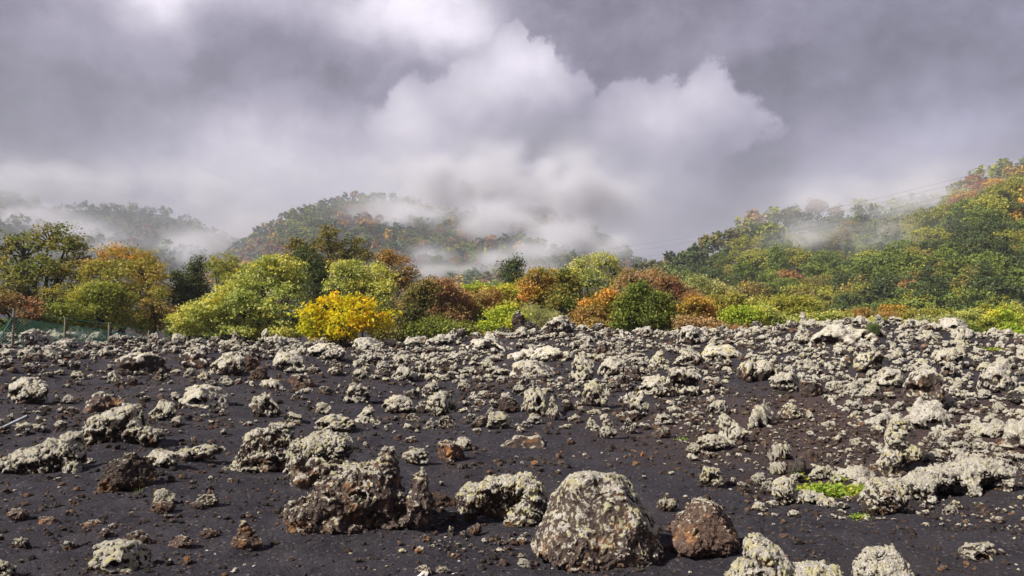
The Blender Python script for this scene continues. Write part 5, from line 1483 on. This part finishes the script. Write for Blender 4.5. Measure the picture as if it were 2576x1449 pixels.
# ---------------------------------------------------------------- power lines over the right hill
M_CABLE = plain('dark_cable', (.05, .05, .055))
pw = [((2700, 372), (1480, 632)), ((2700, 384), (1480, 645)), ((2700, 410), (1500, 660)), ((2700, 424), (1500, 668))]
for i, (a, c) in enumerate(pw):
    pa = view_dir(*a); pc = view_dir(*c); pa = pa / pa[1] * 130; pc = pc / pc[1] * 240
    pa[2] += CAM_Z; pc[2] += CAM_Z
    t = np.linspace(0, 1, 24)[:, None]
    L = pa * (1 - t) + pc * t; L[:, 2] -= 4 * 2.2 * (t[:, 0] * (1 - t[:, 0]))
    v, f = tube(L, [.014] * 24, 4)
    link('power_cable', mesh_from('power_cable', v, f, M_CABLE), ['uppermost', 'second highest', 'third highest', 'lowest'][i] + ' thin dark cable strung across the misty right hill', 'cable', group='power cables')

# ---------------------------------------------------------------- plants on the lava, sticks and litter
M_PLANT = leaf_material('succulent_green_leaves', [(.19, .29, .03), (.34, .44, .06), (.52, .46, .08)], noise_scale=6.0)
M_TUFT = leaf_material('grey_green_blades', [(.13, .18, .06), (.22, .27, .10), (.27, .29, .13)], noise_scale=6.0)
def herb(name, label, cat, px, py, wpx, hpx, n, size, mat, slope=0.0, seed=0, flat=.35, kind=None):
    r = np.random.default_rng(seed)
    gx, gy, gz = ground_at(px, py); u = gy / FOC
    root = link(name, None, label, cat, loc=(gx, gy, gz))
    c = np.stack([r.uniform(-.5, .5, n) * wpx * u, r.uniform(-.5, .5, n) * wpx * u * .35, np.zeros(n)], 1)
    c[:, 1] -= c[:, 0] * slope
    zz = terrain(c[:, 0] + gx, c[:, 1] + gy) - gz
    c[:, 2] = zz + r.uniform(.1, 1, n) * hpx * u * .5 * (1 - (2 * np.abs(c[:, 0]) / (wpx * u)) ** 2 * .7)
    V, F, T = leaves(c, np.full(n, size * 2.4), 12, size, r, 1.0, flat, None, .6, .85)
    link('leaves', mesh_from('leaves', V, F, mat, attrs={'tint': ('FACE', 'FLOAT_COLOR', T)}), parent=root)
    Vs = MB()
    for i in range(0, n, 2):
        Vs.tube((c[i, 0], c[i, 1], zz[i] - .02), c[i], size * .06, 3)
    link('stem', mesh_from('stem', np.concatenate(Vs.V), np.concatenate(Vs.F), mat, attrs={'tint': ('POINT', 'FLOAT_COLOR', np.tile([.4, .4, 0, 1], (Vs.o, 1)))}), parent=root)
    return root
herb('creeping_plant', 'bright lime-green mat of round leaves between pale rocks at right', 'plant', 2105, 1246, 180, 40, 420, .034, M_PLANT, slope=.9, seed=1)
herb('small_plant', 'small yellow-green plant above the lime-green mat', 'plant', 2128, 1208, 32, 26, 16, .028, M_PLANT, seed=2)
herb('small_plant', 'thin green sprig at the upper left of the lime-green mat', 'plant', 2018, 1205, 50, 14, 14, .026, M_PLANT, seed=3)
herb('small_plant', 'tiny green tuft on the sand below the lime-green mat', 'plant', 2162, 1303, 36, 12, 16, .018, M_PLANT, seed=4)
herb('moss_tuft', 'tiny flat green tuft on dark sand right of the olive stone', 'plant', 1722, 1107, 24, 8, 8, .022, M_PLANT, seed=5)
herb('small_plant', 'green plants among white rocks near the right edge of the slope', 'plant', 2495, 882, 60, 10, 16, .05, M_PLANT, seed=6)
def tuft(name, label, px, py, hpx, wpx, n, mat, seed):
    r = np.random.default_rng(seed); gx, gy, gz = ground_at(px, py); u = gy / FOC
    b = MB()
    for _ in range(n):
        a = r.random() * 6.28; q = r.random() ** .6; h = hpx * u * r.uniform(.6, 1.05)
        base = np.array([.15 * wpx * u * math.cos(a), .15 * wpx * u * math.sin(a), -.02]); tip = np.array([.5 * wpx * u * q * math.cos(a), .5 * wpx * u * q * math.sin(a), h * (1 - .25 * q)])
        w = hpx * u * .012
        mid = (base + tip) / 2 + np.array([0, 0, h * .08])
        b.add([base - (w, 0, 0), base + (w, 0, 0), mid + (w, 0, 0), tip, mid - (w, 0, 0)], [(0, 1, 2, 4)]); b.add([mid - (w, 0, 0), mid + (w, 0, 0), tip, tip], [(0, 1, 2, 3)])
    V, F = np.concatenate(b.V), np.concatenate(b.F)
    T = np.stack([r.random(len(F)), r.random(len(F)), np.zeros(len(F)), np.ones(len(F))], 1)
    link(name, mesh_from(name, V, F, mat, attrs={'tint': ('FACE', 'FLOAT_COLOR', T)}), label, 'plant', loc=(gx, gy, gz))
tuft('broom_tuft', 'grey-green upright broom tuft on top of the right crest', 2198, 846, 44, 44, 260, M_TUFT, 1)
tuft('grass_tuft', 'few thin green blades at the foot of the red cinder boulder', 348, 1244, 22, 34, 7, M_PLANT, 2)

M_STICK = plain('grey_bare_wood', (.42, .39, .35)); M_METAL = plain('dull_grey_metal', (.24, .25, .28), .5); M_CHIP = plain('bleached_chip', (.62, .56, .50))
def stick(name, label, px0, py0, px1, py1, r_, mat, lift=.03):
    a = np.array(ground_at(px0, py0)); c = np.array(ground_at(px1, py1)); a[2] += lift * .3; c[2] += lift
    v, f = tube(wob(a, c, 6, .03, rng), np.linspace(r_, r_ * .5, 6), 5)
    link(name, mesh_from(name, v - a, f, mat), label, 'stick' if mat is M_STICK else 'rod', loc=tuple(a))
gA = np.array(ground_at(-6, 1082)); gB = gA + np.array([68, 10, 34]) * gA[1] / FOC
b = MB(); v, f = tube([gA * 0, gB - gA], [.02, .02], 4); b.add(v, f); b.add(v[-4:], [(0, 1, 2, 3)])
link('metal_rod', mesh_from('metal_rod', v, f, M_METAL), 'thin grey metal bar sticking up at the left edge of the sand', 'rod', loc=tuple(gA))
place_rock('long', -5, 1068, 105, 1086, 'low brown lichened slab under the metal bar at the left edge', (.5, .4, .5, .5))
stick('dry_twig', 'pale bent twig on the shadowed side of the spired outcrop', 1075, 1300, 1092, 1268, .007, M_STICK)
stick('dry_twig', 'short pale twig left of the creeping pale rock', 1900, 1272, 1932, 1290, .006, M_STICK)
stick('dry_twig', 'curled dry twig on the sand left of the brown based rock', 692, 1000 + 208, 738, 1000 + 198, .008, M_STICK)
def chip(px, py, w, lab_):
    x, y, z = ground_at(px, py); u = y / FOC
    V0, F0, _ = pebble_shapes(1, 1, .5, px)[0]
    link('pale_chip', mesh_from('pale_chip', V0 * np.array([w * u / 2, w * u / 3, w * u * .18]), F0, M_CHIP), lab_, 'stone chip', group='small pale chips on the sand', loc=(x, y, z + .004), rot=(0, .3, px))
for px, py, w, l in ((522, 1386, 10, 'tiny white chip on the sand below the long brown stone'), (587, 1440, 14, 'white chip at the bottom edge left of centre'), (638, 1425, 9, 'small white chip right of the bottom edge chip'),
                     (1066, 1448, 34, 'long pale chip at the bottom edge under the mossy piece'), (1140, 1445, 8, 'tiny white chip right of the long pale one'), (1120, 1283 + 70, 12, 'white fragment in the shadow of the spired outcrop'),
                     (1178, 1268, 10, 'white fragment at the foot of the arched rock'), (1155, 1412, 10, 'orange white speck on the sand below the arched rock'), (1390, 1432, 10, 'white speck left below the largest boulder'), (148, 1228, 7, 'tiny white speck left of the red cinder boulder')):
    chip(px, py, w, l)

# ---------------------------------------------------------------- air: thin haze over the whole place
HAZE = 0.00032
if HAZE:
    m, g = new_mat('thin_haze_air')
    pv = g.n('ShaderNodeVolumePrincipled', {'Color': (.86, .88, .97, 1), 'Density': HAZE, 'Anisotropy': .2})
    ou = g.n('ShaderNodeOutputMaterial'); g.t.links.new(pv.outputs[0], ou.inputs['Volume'])
    V = np.array([(x, y, z) for x in (-5200, 5200) for y in (-120, 4300) for z in (-8, 330)], float)
    F = [(0, 1, 3, 2), (4, 6, 7, 5), (0, 4, 5, 1), (2, 3, 7, 6), (0, 2, 6, 4), (1, 5, 7, 3)]
    link('haze', mesh_from('haze', V, F, m), 'thin haze', kind='stuff')
print('done', time.time() - T0)
